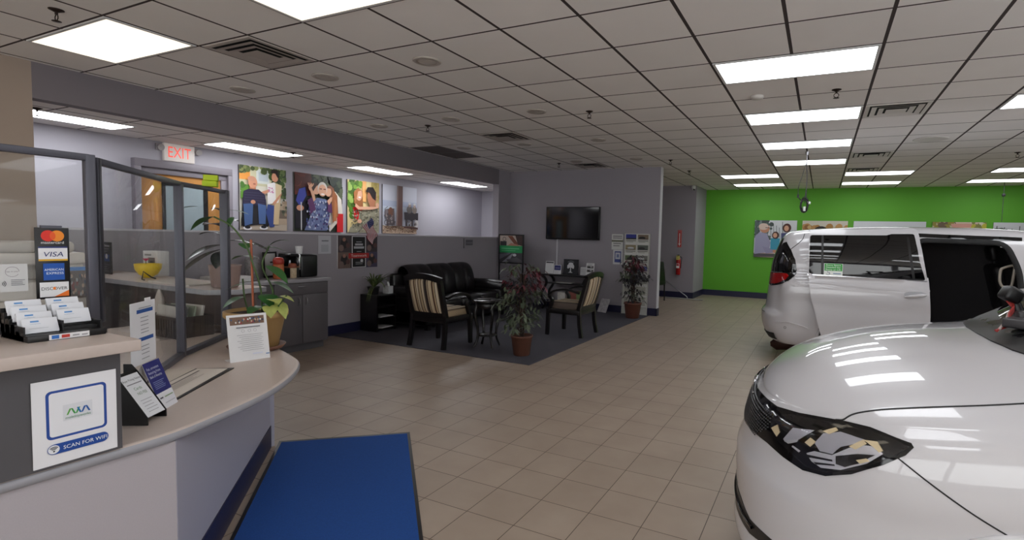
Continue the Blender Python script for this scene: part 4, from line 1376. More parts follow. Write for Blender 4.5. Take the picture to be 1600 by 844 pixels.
# blue tent card
e = empty('tent_card', (-2.555, 1.268, .75), 0, 'navy and white tent card about financing standing on the desk', 'tent card')
bd = Vector((-.082, .105, 0)).normalized(); nn = Vector((bd.y, -bd.x, 0)); up_ = (Vector((0, 0, 1)) - nn * .36).normalized()
a = Art(.125, .215, (224, 224, 230)); a.rect(0, .34, 1, 1, (38, 40, 112))
for k, t in enumerate(('Fast, convenient', 'financing from', 'Bank of America')): a.text(.1, .84 - k * .085, .0165, t, (214, 218, 236), 'l', .7)
a.lines(.12, .8, .44, .58, 5, (130, 140, 190), .003); a.rect(.12, .22, .3, .25, (80, 80, 90)); a.rect(.4, .22, .9, .24, (130, 160, 110)); a.rect(.3, .1, .9, .12, (190, 190, 196))
a.build('front_print', e, frame_mat(-bd * .0625 + nn * .0008, bd, up_))
mb = MB(); mb.xf = frame_mat(-bd * .0625, bd, up_); mb.box((0, 0, -.001), (.125, .215, 0)); mb.xf = None
top = up_ * .215
q = [-bd * .0625 + top, bd * .0625 + top, bd * .0625 - nn * .16, -bd * .0625 - nn * .16]
mb.add([p for p in q] + [p - nn * .001 for p in q], [(0, 1, 2, 3), (7, 6, 5, 4)], False)
mb.build('card', m_paper, e)

# papers and dark desk pad
e = empty('desk_pad', (-2.9, 1.6, .75), 0, 'dark edged desk pad with loose white sheets lying flat on the curved counter', 'desk pad')
mb = MB(); mb.prism([(.30, -.30), (-.06, .19), (-.43, -.08), (-.30, -.28), (.10, -.46)], 0, .004)
mb.build('pad', m_black, e)
def flat(name, pts, z, col):
    mb = MB(); mb.prism(pts, z, z + .0015); mb.build(name, M(name + '_paper', col, .7), e)
flat('sheet', [(.26, -.27), (-.07, .16), (-.20, .075), (.13, -.37)], .004, (214, 206, 198))
flat('sheet', [(.12, -.36), (-.21, .07), (-.41, -.07), (-.28, -.26), (.08, -.42)], .0042, (202, 192, 182))
a = Art(.50, .14); a.rect(.0, .46, 1, .54, (120, 112, 108)); a.lines(.1, .9, .1, .36, 4, (150, 142, 138), .003)
d1 = Vector((-.33, .43, 0)).normalized()
a.build('print', e, frame_mat(Vector((.215, -.30, .0063)), d1, Vector((-d1.y, d1.x, 0))))

# flyer in a stand before the pot
e = empty('flyer_stand', (-3.07, 1.955, .75), 0, 'white flyer with a group photo in a stand before the potted vine', 'flyer')
fd = Vector((.045, .19, 0)).normalized(); fn = Vector((fd.y, -fd.x, 0)); fu = (Vector((0, 0, 1)) - fn * .22).normalized()
a = Art(.2159, .2794, (224, 224, 226))
a.rect(.07, .78, .93, .95, (120, 92, 74))
rnd = random.Random(3)
for k in range(34): a.ell(.1 + .8 * rnd.random(), .81 + .1 * rnd.random(), .022, .022, [(60, 60, 80), (200, 170, 150), (150, 60, 60), (70, 90, 120), (220, 215, 210)][k % 5], 8)
a.text(.5, .71, .011, 'Today is the Day', (80, 80, 84), maxw=.62) if False else a.rect(.2, .71, .8, .727, (90, 90, 94))
for x in (.36, .52, .66): a.arc(x, .64, .008, 0, 360, .0012, (140, 140, 146))
for k in range(9): a.rect(.2 + .05 * (k % 3), .55 - k * .042, .85 - .04 * (k % 2), .557 - k * .042, (150, 150, 154))
a.rect(.88, .09, .97, .11, (80, 120, 170)); a.rect(.55, .12, .8, .15, (210, 214, 230))
a.build('print', e, frame_mat(-fd * .108 + fn * .001, fd, fu))
mb = MB(); mb.xf = frame_mat(-fd * .108, fd, fu); mb.box((0, 0, -.003), (.2159, .2794, 0)); mb.xf = None
mb.xf = frame_mat(-fd * .108, fd, Vector((0, 0, 1))); mb.box((0, 0, -.09), (.2159, .003, 0.0)); mb.xf = None
mb.build('sheet', m_paper, e)

# lime pads on the rail
for k, (z, lb) in enumerate(((1.812, 'lime green sticky pad lying on the top rail of the glass screen'), (1.851, 'lime green sticky pad lying on top of the other one'))):
    o = MB().box((-.04, -.04, 0), (.04, .04, .037), .003).build('sticky_pad', M('lime_paper', (176, 200, 30), .6) if k == 0 else bpy.data.materials['lime_paper'])
    o.location = (-3.70, 2.10 + .005 * k, z); o.rotation_euler = (0, 0, .9 + .06 * k); tag(o, lb, 'sticky pad', 'lime pads on the screen')

# ------------------------------------------------------------------ plants on the desk
def leaf(mb, base, d, up, L_, w, droop=.3, n=6, fold=.15, heart=False):
    d = Vector(d).normalized(); side = d.cross(Vector(up)).normalized(); nrm = side.cross(d).normalized()
    vs = []; fs = []
    for i in range(n + 1):
        t = i / n
        prof = sin(pi * min(1, t * .98 + .02)) ** .8 * (1.25 - .5 * t) if heart else sin(pi * t) ** .75
        ww = w * max(.02, prof) * .5
        c = Vector(base) + d * (L_ * t) - Vector((0, 0, 1)) * (droop * L_ * t * t)
        vs += [c - side * ww + nrm * fold * ww, c, c + side * ww + nrm * fold * ww]
    for i in range(n):
        a = i * 3
        fs += [(a, a + 1, a + 4, a + 3), (a + 1, a + 2, a + 5, a + 4)]
    mb.add(vs, fs, True)
m_terra = M('tan_pot', (176, 142, 92), .55, noise=(8, .06))
m_sauc = M('brown_saucer', (116, 78, 60), .5)
m_soil = M('soil', (46, 34, 28), .95)
m_vine = M('vine_leaf', (48, 96, 44), .4, noise=(14, .25))
m_varieg = M('variegated_leaf', (168, 176, 96), .45, noise=(30, .35))
m_stem = M('stem_green', (70, 92, 50), .6)
pt = empty('potted_vine', (-3.335, 2.165, .75), 0, 'climbing vine on a stake in a tan pot at the end of the reception desk', 'potted plant')
MB().lathe([(.10, 0), (.15, .004), (.17, .03), (.163, .032), (.14, .012), (.0, .012)], n=40).build('saucer', m_sauc, pt)
MB().lathe([(.105, .012), (.125, .02), (.165, .21), (.178, .215), (.186, .225), (.186, .255), (.172, .258), (.165, .235), (.0, .235)], n=40).build('pot', m_terra, pt)
MB().lathe([(.164, .236), (.0, .243)], n=24).build('soil', m_soil, pt)
mb = MB(); mb.tube([(.0, -.02, .22), (.0, -.03, .72)], .007, 8); mb.build('stake', M('terracotta_stake', (168, 92, 62), .6), pt)
rnd = random.Random(7)
st = MB(); lf = MB(); lf2 = MB()
RX, RY = R_.xy.to_3d().normalized(), Vector((-R_.y, R_.x, 0)).normalized()
stems = [[(.02, .03, .23), (.03, .0, .40), (.0, -.03, .56), (-.03, -.05, .68), (-.10, -.08, .80), (-.20, -.1, .86)], [(.05, .04, .23), (.08, .05, .38), (.03, .02, .55), (.06, .05, .68)],
         [(-.05, .0, .23), (-.09, .02, .34), (-.10, .02, .46)], [(.08, -.03, .23), (.16, -.02, .30), (.2, .0, .36)]]
LF = [((.02, .01, .66), (.6, .3, .25), .17, .10), ((.05, .03, .55), (.8, -.1, -.2), .16, .11), ((.0, -.02, .60), (-.8, .0, .35), .16, .09), ((.06, .04, .44), (.9, .2, .0), .15, .12), ((.04, .02, .36), (.7, -.5, -.1), .15, .12),
      ((-.08, .02, .42), (-.6, -.3, .1), .12, .09), ((-.09, .02, .34), (-.4, -.6, .0), .13, .1), ((.1, .0, .3), (.4, -.8, .1), .14, .1), ((-.20, -.1, .86), (-.9, 0, -.1), .15, .08), ((-.12, -.08, .80), (.1, .2, .9), .13, .07),
      ((.06, .05, .68), (.5, .2, .5), .17, .10), ((.03, .02, .28), (-.1, -.9, .2), .14, .1), ((-.03, -.05, .66), (-.3, .4, .6), .12, .08)]
def toW(v): return RX * v[0] + RY * v[1] + Vector((0, 0, v[2]))
for s in stems: st.tube(catmull([toW(p) for p in s], 6), .0055, 7)
for b, d, L_, w in LF: leaf(lf, toW(b), toW(d), (0, 0, 1), L_, w, .5, 7, .1, True)
for b, d, L_, w in (((.12, -.04, .33), (.7, -.5, .45), .12, .09), ((.15, -.02, .35), (.9, .1, .3), .11, .08), ((.12, -.05, .30), (.5, -.8, -.1), .10, .09), ((.14, .0, .32), (.6, -.4, -.3), .11, .08)):
    leaf(lf2, toW(b), toW(d), (0, 0, 1), L_, w, .6, 7, .1, True)
st.build('stems', m_stem, pt); lf.build('leaves', m_vine, pt); lf2.build('variegated_leaves', m_varieg, pt)

rp = empty('rubber_plant', (-4.18, 2.47, 1.08), 0, 'dark rubber plant in a mauve pot on the ledge behind the glass screen', 'potted plant')
MB().lathe([(.08, 0), (.09, .01), (.108, .165), (.112, .175), (.102, .175), (.096, .16), (.0, .16)], n=36).build('pot', M('mauve_pot', (150, 128, 122), .5), rp)
MB().lathe([(.096, .161), (.0, .166)], n=20).build('soil', m_soil, rp)
mb = MB(); mb.tube(catmull([toW(p) for p in ((0, 0, .17), (.01, 0, .32), (-.01, .01, .46), (.03, 0, .60))], 5), .009, 8); mb.build('stem', M('rubber_stem', (70, 58, 48), .6), rp)
mb = MB()
for b, d, L_, w in (((0, 0, .30), (-.9, -.1, -.25), .34, .11), ((0, 0, .33), (-.5, -.8, -.1), .26, .14), ((.0, 0, .36), (.95, .1, .12), .34, .10), ((0, 0, .40), (-.9, .2, .35), .26, .06), ((0, 0, .46), (-.15, -.6, .3), .20, .13),
                    ((.0, 0, .5), (.6, -.3, .3), .2, .07), ((.02, 0, .55), (-.6, -.2, .7), .16, .07), ((.0, 0, .28), (.3, -.9, -.2), .22, .12)):
    leaf(mb, toW(b), toW(d), (0, 0, 1), L_, w, .35, 8, .2)
mb.build('leaves', M('rubber_leaf', (30, 38, 32), .25), rp)
mb = MB()
for b, d, L_, w in (((.03, 0, .60), (-.7, .0, .15), .14, .09), ((.03, 0, .60), (.8, .1, .0), .15, .08), ((-.2, 0, .62), (-.5, -.2, .0), .12, .07)): leaf(mb, toW(b), toW(d), (0, 0, 1), L_, w, .2, 6, .1, True)
mb.build('young_leaves', m_vine, rp)

# yellow bowl with pink flower, notice board, box
e = empty('flower_bowl', (-5.44, 2.55, 1.08), 0, 'bright yellow bowl with a pink flower on the far desk ledge', 'bowl')
e.scale = (.68, .68, .95)
MB().lathe([(.05, 0), (.06, .01), (.10, .03), (.14, .08), (.148, .13), (.142, .13), (.13, .085), (.08, .04), (.0, .035)], n=36).build('bowl', M('yellow_glaze', (228, 196, 24), .3), e)
mb = MB(); mb.tube([(.145 * cos(2.6), .145 * sin(2.6) - .02, .115), (-.18, .03, .12), (-.19, .03, .09), (-.15, .03, .06)], .009, 8); mb.build('ear', bpy.data.materials['yellow_glaze'], e)
mb = MB()
for k in range(9):
    t = 2 * pi * k / 9
    leaf(mb, (-.05, 0, .15), (cos(t), sin(t), .9), (0, 0, 1), .06, .035, .2, 4)
mb.build('flower', M('pink_petal', (214, 70, 130), .5), e)
mb = MB(); mb.tube([(-.05, 0, .05), (-.05, 0, .15)], .004, 6); mb.build('flower_stem', m_stem, e)
e = empty('price_notice_board', (-6.07, 2.50, 1.08), 0, 'black printed notice board standing at the wall end of the far ledge', 'sign')
MB().box((-.11, 0, 0), (.11, .012, .30), .002).build('board', m_black, e)
a = Art(.21, .29); a.text(.5, .87, .03, 'Pricing Notice', (225, 225, 230), maxw=.85)
a.lines(.12, .9, .72, .8, 2, (150, 150, 156), .004)
for y in (.52, .40): a.rect(.08, y, .92, y + .10, (24, 70, 140))
a.ell(.68, .56, .10, .085, (228, 228, 232)); a.lines(.12, .9, .08, .30, 4, (120, 120, 126), .004)
a.build('print', e, frame_mat((-.105, -.0006, .005), (1, 0, 0), (0, 0, 1)))
e = empty('appliance_box', (-5.60, 2.69, 1.08), .1, 'white box with a printed picture behind the yellow bowl', 'box')
MB().box((-.10, -.05, 0), (.10, .05, .23), .003).build('carton', m_white, e)
a = Art(.19, .22); a.rect(.35, .2, .85, .75, (120, 112, 108)); a.rect(.5, .3, .7, .6, (60, 56, 56)); a.rect(.1, .82, .6, .9, (150, 150, 150))
a.build('print', e, frame_mat((-.095, -.0506, .005), (1, 0, 0), (0, 0, 1)))
mb = MB(); mb.tube([(-5.22, 2.50, 1.085), (-5.20, 2.46, 1.10), (-5.24, 2.42, 1.15), (-5.22, 2.40, 1.085), (-5.14, 2.38, 1.084)], .006, 6)
tag(mb.build('cable', m_black), 'short black cable looped on the ledge beside the yellow bowl', 'cable')
o = MB().prism([(-5.0, 2.34), (-4.40, 2.33), (-4.42, 2.53), (-5.0, 2.58)], 1.08, 1.092).build('newspaper', M('newsprint', (208, 202, 194), .8, noise=(40, .12)))
tag(o, 'folded newspaper lying on the far ledge left of the rubber plant', 'newspaper')

# copier and the things beyond the glass
cp = empty('copier', (-5.80, 1.86, 0), pi / 2, 'white office copier behind the left glass screen', 'copier')
m_cop = M('copier_plastic', (206, 200, 194), .45)
mb = MB(); mb.box((-.36, -.12, .0), (.36, .40, .92), .01); mb.box((-.33, -.06, .92), (.36, .40, 1.06), .01); mb.build('body', m_cop, cp)
mb = MB(); mb.box((-.36, -.10, 1.20), (.36, .40, 1.30), .02); mb.box((.15, -.05, 1.06), (.36, .40, 1.20), .01); mb.box((-.36, .28, 1.06), (.2, .40, 1.20), .01); mb.build('scanner', m_cop, cp)
MB().box((-.30, -.08, 1.30), (.30, .36, 1.39), .03).build('document_feeder', M('feeder_plastic', (190, 184, 178), .45), cp)
mb = MB(); mb.box((-.34, -.125, 1.13), (-.08, -.10, 1.20), .004); mb.build('control_panel', m_dark, cp)
for z in (.14, .40, .66): MB().box((-.32, -.132, z), (.32, -.12, z + .22), .006).build('paper_drawer', m_cop, cp)
a = Art(.15, .26, (96, 84, 80)); a.rect(0, .88, 1, 1, (60, 120, 190)); rnd = random.Random(5)
for k in range(40): a.ell(.05 + .9 * rnd.random(), .08 + .65 * rnd.random(), .05, .07, [(60, 50, 50), (170, 140, 120), (120, 60, 56), (150, 150, 150), (50, 60, 80)][k % 5], 9)
e = empty('photo_poster', (-5.660, 2.13, .92), 0, 'small crowd photo poster with a blue top strip taped to the copier', 'poster')
a.build('print', e, frame_mat((.003, -.075, 0), (0, 1, 0), (0, 0, 1)))
MB().box((-.002, -.075, 0), (.0025, .075, .26)).build('paper', m_paper, e)
e = empty('bag', (-4.75, 2.30, .757), 0, 'pale cloth bag hanging at the dark end of the far worktop', 'bag')
mb = MB(); mb.lathe([(.02, -.02), (.07, .0), (.09, .08), (.06, .2), (.02, .28)], n=18, sx=.8, sy=.5); mb.build('cloth', M('pale_cloth', (190, 180, 172), .8), e)
# magazine basket and magazines on the worktop under the wing
mbk = empty('magazine_basket', (-4.25, 2.18, .75), 0, 'dark slatted basket of papers on the worktop under the rubber plant', 'basket')
mb = MB()
mb.box((-.2, -.12, 0), (.2, .12, .012))
for k in range(13): mb.box((-.2 + k * .0325, -.125, .0), (-.2 + k * .0325 + .012, -.115, .13)); mb.box((-.2 + k * .0325, .115, .0), (-.2 + k * .0325 + .012, .125, .13))
mb.box((-.2, -.125, .13), (.2, -.115, .15)); mb.box((-.2, .115, .13), (.2, .125, .15)); mb.box((-.205, -.125, 0), (-.195, .125, .15)); mb.box((.195, -.125, 0), (.205, .125, .15))
mb.build('slats', M('dark_wood', (44, 32, 28), .5), mbk)
rnd = random.Random(11)
for k in range(4):
    o = MB().box((-.15, -.1, 0), (.15, .1, .012)).build('magazine', M('magazine_cover_%s' % 'abcd'[k], [(190, 186, 180), (96, 96, 92), (150, 158, 140), (208, 204, 200)][k], .5, noise=(9, .4)))
    o.rotation_euler = (radians(80), 0, .04 * k - .06); o.location = (-4.26 + .006 * k, 2.11 + .045 * k, .866)
    tag(o, 'magazine standing in the dark slatted basket, %s' % ['at the front', 'second from the front', 'third from the front', 'at the back'][k], 'magazine', 'magazines in the slatted basket')
# ------------------------------------------------------------------ lounge furniture
def stripe_mat(name, axis='X', scale=1.0):
    m = bpy.data.materials.new(name); m.use_nodes = True
    nt = m.node_tree; N = nt.nodes; L = nt.links
    b = N['Principled BSDF']; b.inputs['Roughness'].default_value = .8
    tc = N.new('ShaderNodeTexCoord'); sp = N.new('ShaderNodeSeparateXYZ'); L.new(tc.outputs['Object'], sp.inputs[0])
    ma = N.new('ShaderNodeMath'); ma.operation = 'MULTIPLY_ADD'; L.new(sp.outputs[axis], ma.inputs[0]); ma.inputs[1].default_value = 3.6 * scale; ma.inputs[2].default_value = 10.13
    fr = N.new('ShaderNodeMath'); fr.operation = 'FRACT'; L.new(ma.outputs[0], fr.inputs[0])
    cr = N.new('ShaderNodeValToRGB'); cr.color_ramp.interpolation = 'CONSTANT'
    seq = [(0, (186, 164, 132)), (.10, (60, 44, 38)), (.14, (206, 190, 164)), (.24, (96, 84, 76)), (.30, (44, 34, 32)), (.42, (196, 176, 146)), (.46, (70, 54, 46)), (.50, (200, 182, 152)),
           (.66, (84, 56, 42)), (.74, (190, 168, 134)), (.80, (52, 40, 36)), (.83, (210, 196, 172)), (.92, (120, 102, 84))]
    el = cr.color_ramp.elements
    el[0].position = 0; el[0].color = (*lin(seq[0][1]), 1); el[1].position = seq[1][0]; el[1].color = (*lin(seq[1][1]), 1)
    for p, c in seq[2:]:
        q = el.new(p); q.color = (*lin(c), 1)
    L.new(fr.outputs[0], cr.inputs[0]); L.new(cr.outputs[0], b.inputs['Base Color'])
    return m
m_stripe = stripe_mat('striped_fabric')
m_leather = M('black_leather', (20, 17, 19), .32, spec=.5, noise=(30, .2))

def bar(mb, pts, w, t, up=(0, 0, 1)):
    """rectangular section swept along pts: w across, t along up"""
    P = [Vector(p) for p in pts]; k = len(P); vs = []
    ws = w if isinstance(w, (list, tuple)) else [w] * k
    for i in range(k):
        d = (P[min(i + 1, k - 1)] - P[max(i - 1, 0)]).normalized()
        s = d.cross(Vector(up)); s = s.normalized() if s.length > 1e-5 else Vector((1, 0, 0)); n = s.cross(d).normalized()
        a, b = s * ws[i] / 2, n * t / 2
        vs += [P[i] - a - b, P[i] + a - b, P[i] + a + b, P[i] - a + b]
    fs = [(4 * i + j, 4 * i + 4 + j, 4 * i + 4 + (j + 1) % 4, 4 * i + (j + 1) % 4)[::-1] for i in range(k - 1) for j in range(4)]
    mb.add(vs, fs, False); mb.add(vs[:4], [(0, 1, 2, 3)], False); mb.add(vs[-4:], [(3, 2, 1, 0)], False)

def armchair(loc, rz, label):
    e = empty('armchair', loc, rz, label, 'chair', 'striped armchairs in the seating group')
    for s in (-1, 1):
        mb = MB(); bar(mb, [(s * .265, .265, .40), (s * .272, .275, 0)], [.055, .038], .05, (0, 1, 0)); mb.build('leg', m_blackwood, e)
        mb = MB(); bar(mb, catmull([(s * .262, -.235, .42), (s * .266, -.25, .2), (s * .275, -.285, 0)], 4), .045, .05, (0, 1, 0)); mb.build('leg', m_blackwood, e)
        mb = MB()
        bar(mb, catmull([(s * .275, -.24, .655), (s * .295, -.05, .70), (s * .30, .14, .675), (s * .285, .255, .60)], 5), .05, .03)
        bar(mb, catmull([(s * .285, .25, .60), (s * .275, .20, .52), (s * .268, .25, .38)], 5), .04, .045, (0, 1, 0))
        mb.build('armrest', m_blackwood, e)
    mb = MB(); mb.box((-.285, .23, .33), (.285, .29, .40), .006); mb.box((-.285, -.26, .33), (.285, -.21, .40), .006); mb.box((-.288, -.25, .33), (-.245, .28, .40), .006); mb.box((.245, -.25, .33), (.288, .28, .40), .006)
    mb.build('seat_frame', m_blackwood, e)
    def bp(x, z):          # back plane: leaning, slightly dished
        return Vector((x, -.225 - (z - .40) * .26 - .02 * (1 - (x / .28) ** 2), z))
    mb = MB()
    for s in (-1, 1): bar(mb, [bp(s * .262, .40 + .48 * i / 8) for i in range(9)], .052, .05, (0, 1, 0))
    bar(mb, [bp(-.285 + .57 * i / 14, .885 + .05 * (1 - ((i - 7) / 7) ** 2)) for i in range(15)], .07, .055, (0, 1, 0))
    bar(mb, [bp(-.26 + .52 * i / 8, .43) for i in range(9)], .06, .045, (0, 1, 0))
    mb.build('back_frame', m_blackwood, e)
    mb = MB(); mb.smooth = True
    def pad(off, bulge, flip):
        def fn(u, v):
            x = (-.232 + .464 * u) * (1.0 if not flip else -1.0); z = .455 + v * (.40 + .045 * (1 - ((u - .5) * 2) ** 2))
            p = bp(x, z); k = (sin(pi * u) * sin(pi * v)) ** .4
            return p + Vector((0, off + bulge * k, 0))
        mb.sheet(fn, 14, 12)
    pad(.012, .045, True); pad(-.012, -.03, False)
    mb.build('back_cushion', m_stripe, e)
    mb = MB(); mb.box((-.245, -.22, .38), (.245, .275, .50), .035); mb.build('seat_cushion', m_stripe, e)
    e.scale = (1.07, 1.05, 1.04)
    return e
armchair((-4.735, 5.685, .008), 0, 'striped armchair with its back to us at the front edge of the carpet')
armchair((-3.54, 7.42, .008), pi / 2, 'striped armchair facing left beside the console table')

# sofa (front along local +y)
e = empty('sofa', (-5.93, 7.42, .008), -pi / 2, 'black leather three seat sofa against the grey half wall', 'sofa')
MB().box((-1.14, -.44, .07), (1.14, .40, .30), .03).build('base', m_leather, e)
for k in range(3):
    x0 = -.87 + .58 * k
    mb = MB(); mb.box((x0 + .005, -.20, .29), (x0 + .575, .46, .46), .055); mb.build('seat_cushion', m_leather, e)
    mb = MB(); mb.smooth = True
    def back(u, v, x0=x0):
        # closed roll: v goes round the section
        a = 2 * pi * v
        x = x0 + .005 + .57 * u
        ends = 1 - .10 * (abs(u - .5) * 2) ** 5
        tuft = 1 - .10 * max(0, 1 - abs(u - .5) * 8) * (.5 + .5 * cos(a))
        yy = .15 * cos(a) * ends * tuft; zz = .30 * sin(a) * ends
        zz = math.copysign(abs(zz / .3) ** .75 * .3, zz)
        return (x, -.30 + yy - zz * .22, .70 + zz)
    mb.sheet(back, 16, 28)
    mb.build('back_cushion', m_leather, e, weld=True)
MB().box((-1.05, -.47, .10), (1.05, -.36, .86), .04).build('back_panel', m_leather, e)
for s in (-1, 1):
    mb = MB(); mb.box((s * 1.01 - .13, -.44, .07), (s * 1.01 + .13, .44, .52), .04)
    mb.tube([(s * 1.01, -.42, .54), (s * 1.01, 0, .55), (s * 1.01, .45, .53)], [.13, .135, .13], 20)
    mb.build('armrest', m_leather, e)
for s in (-1, 1):
    for y in (-.38, .36):
        MB().box((s * 1.05 - .035, y - .035, 0), (s * 1.05 + .035, y + .035, .075)).build('foot', m_blackwood, e)

# round side table with curved legs
e = empty('side_table', (-4.08, 5.86, .008), .2, 'small round black table with curved legs between the striped armchair and the plant', 'table')
MB().lathe([(.0, .615), (.175, .615), (.205, .625), (.21, .64), (.205, .652), (.19, .656), (.0, .656)], n=40).build('tabletop', M('black_gloss_wood', (18, 15, 17), .12, spec=.7), e)
MB().lathe([(.16, .54), (.165, .545), (.165, .615), (.16, .618)], n=32).build('apron', m_blackwood, e)
MB().lathe([(.0, .16), (.12, .16), (.13, .17), (.12, .182), (.0, .182)], n=32).build('lower_shelf', m_blackwood, e)
for k in range(4):
    a = pi / 4 + k * pi / 2; c, s = cos(a), sin(a)
    mb = MB(); mb.tube(catmull([(c * .15, s * .15, .60), (c * .175, s * .175, .45), (c * .135, s * .135, .25), (c * .14, s * .14, .12), (c * .19, s * .19, .012)], 6), [.02] * 6 + [.019] * 6 + [.017] * 6 + [.015] * 6 + [.018], 10)
    mb.build('leg', m_blackwood, e)
o = MB().box((-.09, -.035, 0), (.09, .035, .012), .004).build('remote_control', m_black); o.location = (-4.10, 5.80, .664); o.rotation_euler = (0, 0, .5)
tag(o, 'black remote control lying on the small round table', 'remote control')

# little open bookcase with a spider plant
e = empty('end_table', (-6.255, 6.02, .008), 0, 'low black open shelf unit against the half wall under the spider plant', 'shelf unit')
mb = MB(); w, dp, hh = .35, .40, .565
mb.box((-w / 2, -dp / 2, 0), (w / 2, -dp / 2 + .02, hh)); mb.build('side_panel', m_blackwood, e)
MB().box((-w / 2, dp / 2 - .02, 0), (w / 2, dp / 2, hh)).build('side_panel', m_blackwood, e)
MB().box((-w / 2, -dp / 2 + .02, 0), (-w / 2 + .012, dp / 2 - .02, hh)).build('back_panel', m_blackwood, e)
for z in (.03, .20, .37, hh - .02): MB().box((-w / 2 + .012, -dp / 2 + .02, z), (w / 2, dp / 2 - .02, z + .018)).build('shelf', m_blackwood, e)
for k, (z, lb) in enumerate(((.056, 'white booklet lying on the bottom shelf of the low black unit'), (.226, 'white booklet lying on the middle shelf of the low black unit'))):
    o = MB().box((-.12, -.13, 0), (.12, .13, .012), .002).build('booklet', m_paper if k else M('booklet_paper', (206, 204, 204), .6)); o.location = (-6.20, 6.02, .008 + z - .008); o.rotation_euler = (0, 0, .15 * (1 - k))
    tag(o, lb, 'booklet', 'booklets in the low shelf unit')
e = empty('spider_plant', (-6.27, 5.93, .573), 0, 'green spider plant with arching leaves on the low black shelf unit', 'potted plant')
MB().lathe([(.07, 0), (.09, .10), (.095, .12), (.085, .12), (.0, .10)], n=24).build('pot', m_black, e)
mb = MB(); rnd = random.Random(4)
for k in range(46):
    a = rnd.random() * 2 * pi; el_ = .5 + rnd.random() * 1.3
    if cos(a) < -.3: a += pi
    leaf(mb, (.02 * cos(a), .02 * sin(a), .11), (cos(a), sin(a), .3 + el_ * 1.5), (0, 0, 1), .34 + .2 * rnd.random(), .022, .38 + .4 * rnd.random(), 8, .1)
for k in range(3): leaf(mb, (.08 + .03 * k, -.09, .12), (.2, -.4, .2), (0, 0, 1), .3, .012, 1.1, 8, .1)
mb.build('leaves', M('spider_leaf', (92, 108, 62), .5, noise=(20, .3)), e)
e = empty('tissue_box', (-6.17, 6.13, .573), .2, 'white tissue box beside the spider plant on the low black unit', 'tissue box')
MB().box((-.055, -.06, 0), (.055, .06, .12), .004).build('box', M('tissue_carton', (196, 198, 200), .6, noise=(28, .25)), e)
mb = MB(); mb.sheet(lambda u, v: (.05 * (u - .5) * (1.2 - v), .02 * sin(6 * u + 3 * v), .118 + .075 * v * (1 - .5 * abs(u - .5))), 8, 6); mb.build('tissue', m_paper, e)

# tall artificial ficus-like plants
m_wick = M('brown_wicker', (92, 56, 42), .7, noise=(60, .35))
m_clay = M('terracotta', (104, 62, 50), .6, noise=(10, .1))
m_lred = M('burgundy_leaf', (92, 40, 50), .5, noise=(12, .3))
m_lgreen = M('grey_green_leaf', (88, 98, 78), .5, noise=(12, .35))
m_ldark = M('dark_leaf', (44, 40, 46), .5, noise=(12, .35))
def ficus(name, loc, label, pot_mat, tiers, trunk_h, seed, pot_r=.14, pot_h=.26):
    e = empty(name, loc, 0, label, 'potted plant')
    prof = [(pot_r * .72, 0), (pot_r * .78, .01), (pot_r, pot_h - .03), (pot_r * 1.06, pot_h - .025), (pot_r * 1.06, pot_h), (pot_r * .95, pot_h), (pot_r * .9, pot_h - .03), (.0, pot_h - .035)]
    MB().lathe(prof, n=32).build('pot', pot_mat, e)
    MB().lathe([(pot_r * .9, pot_h - .034), (.0, pot_h - .02)], n=16).build('soil', m_soil, e)
    rnd = random.Random(seed)
    tr = MB(); mbs = {}
    for k in range(3): tr.tube(catmull([(.02 * cos(2.1 * k), .02 * sin(2.1 * k), pot_h - .03), (.03 * cos(2.1 * k + 1), .03 * sin(2.1 * k + 1), trunk_h * .5), (.03 * cos(2.1 * k + 2), .03 * sin(2.1 * k + 2), trunk_h)], 6), .011, 7)
    for z, r, h, n, mats in tiers:
        for k in range(max(3, n // 11)):              # sprays: a twig with leaves along and around its tip
            a = 2 * pi * (k * .618 + .1 * rnd.random()); q = .35 + .65 * rnd.random()
            b = Vector((r * q * .8 * cos(a), r * q * .8 * sin(a), z + h * (rnd.random() - .45) * (1.2 - .6 * q)))
            root = Vector((.02 * cos(a), .02 * sin(a), max(pot_h, b.z - .16)))
            mid = root.lerp(b, .55) + Vector((0, 0, .04))
            tw = catmull([root, mid, b], 5); tr.tube(tw, [.005 - .0003 * i_ for i_ in range(len(tw))], 5)
            mt = mats[0] if rnd.random() < .72 else mats[-1]
            for m_ in range(11):
                p = b + Vector((rnd.gauss(0, .045), rnd.gauss(0, .045), rnd.gauss(-.01, .035)))
                a2 = a + rnd.gauss(0, 1.1)
                leaf(mbs.setdefault(mt.name, (mt, MB()))[1], p, (cos(a2), sin(a2), rnd.uniform(-1.1, .25)), (0, 0, 1), .062 + .04 * rnd.random(), .032, .35, 5, .15)
    tr.build('branches', M(name + '_bark', (66, 52, 44), .8), e)
    for nm, (mt, mb) in mbs.items(): mb.build('foliage', mt, e)
    return e
ficus('ficus_tree', (-3.43, 5.70, .008), 'tall plant with burgundy and green leaves in a brown pot at the carpet corner', m_wick,
      [(.98, .32, .28, 210, (m_lred, m_ldark)), (.74, .40, .24, 260, (m_lgreen, m_ldark)), (.47, .28, .24, 170, (m_lgreen, m_lgreen)), (1.10, .18, .14, 60, (m_lgreen, m_lred))], 1.05, 3, .135, .26)
ficus('ficus_tree', (-3.26, 9.55, .008), 'dark leaved potted plant in a terracotta pot by the end of the television wall', m_clay,
      [(1.05, .26, .34, 200, (m_ldark, m_lred)), (.78, .33, .30, 260, (m_ldark, m_lgreen)), (.5, .2, .24, 90, (m_ldark, m_lgreen)), (.36, .14, .14, 30, (m_lred, m_ldark))], 1.1, 9, .165, .30)

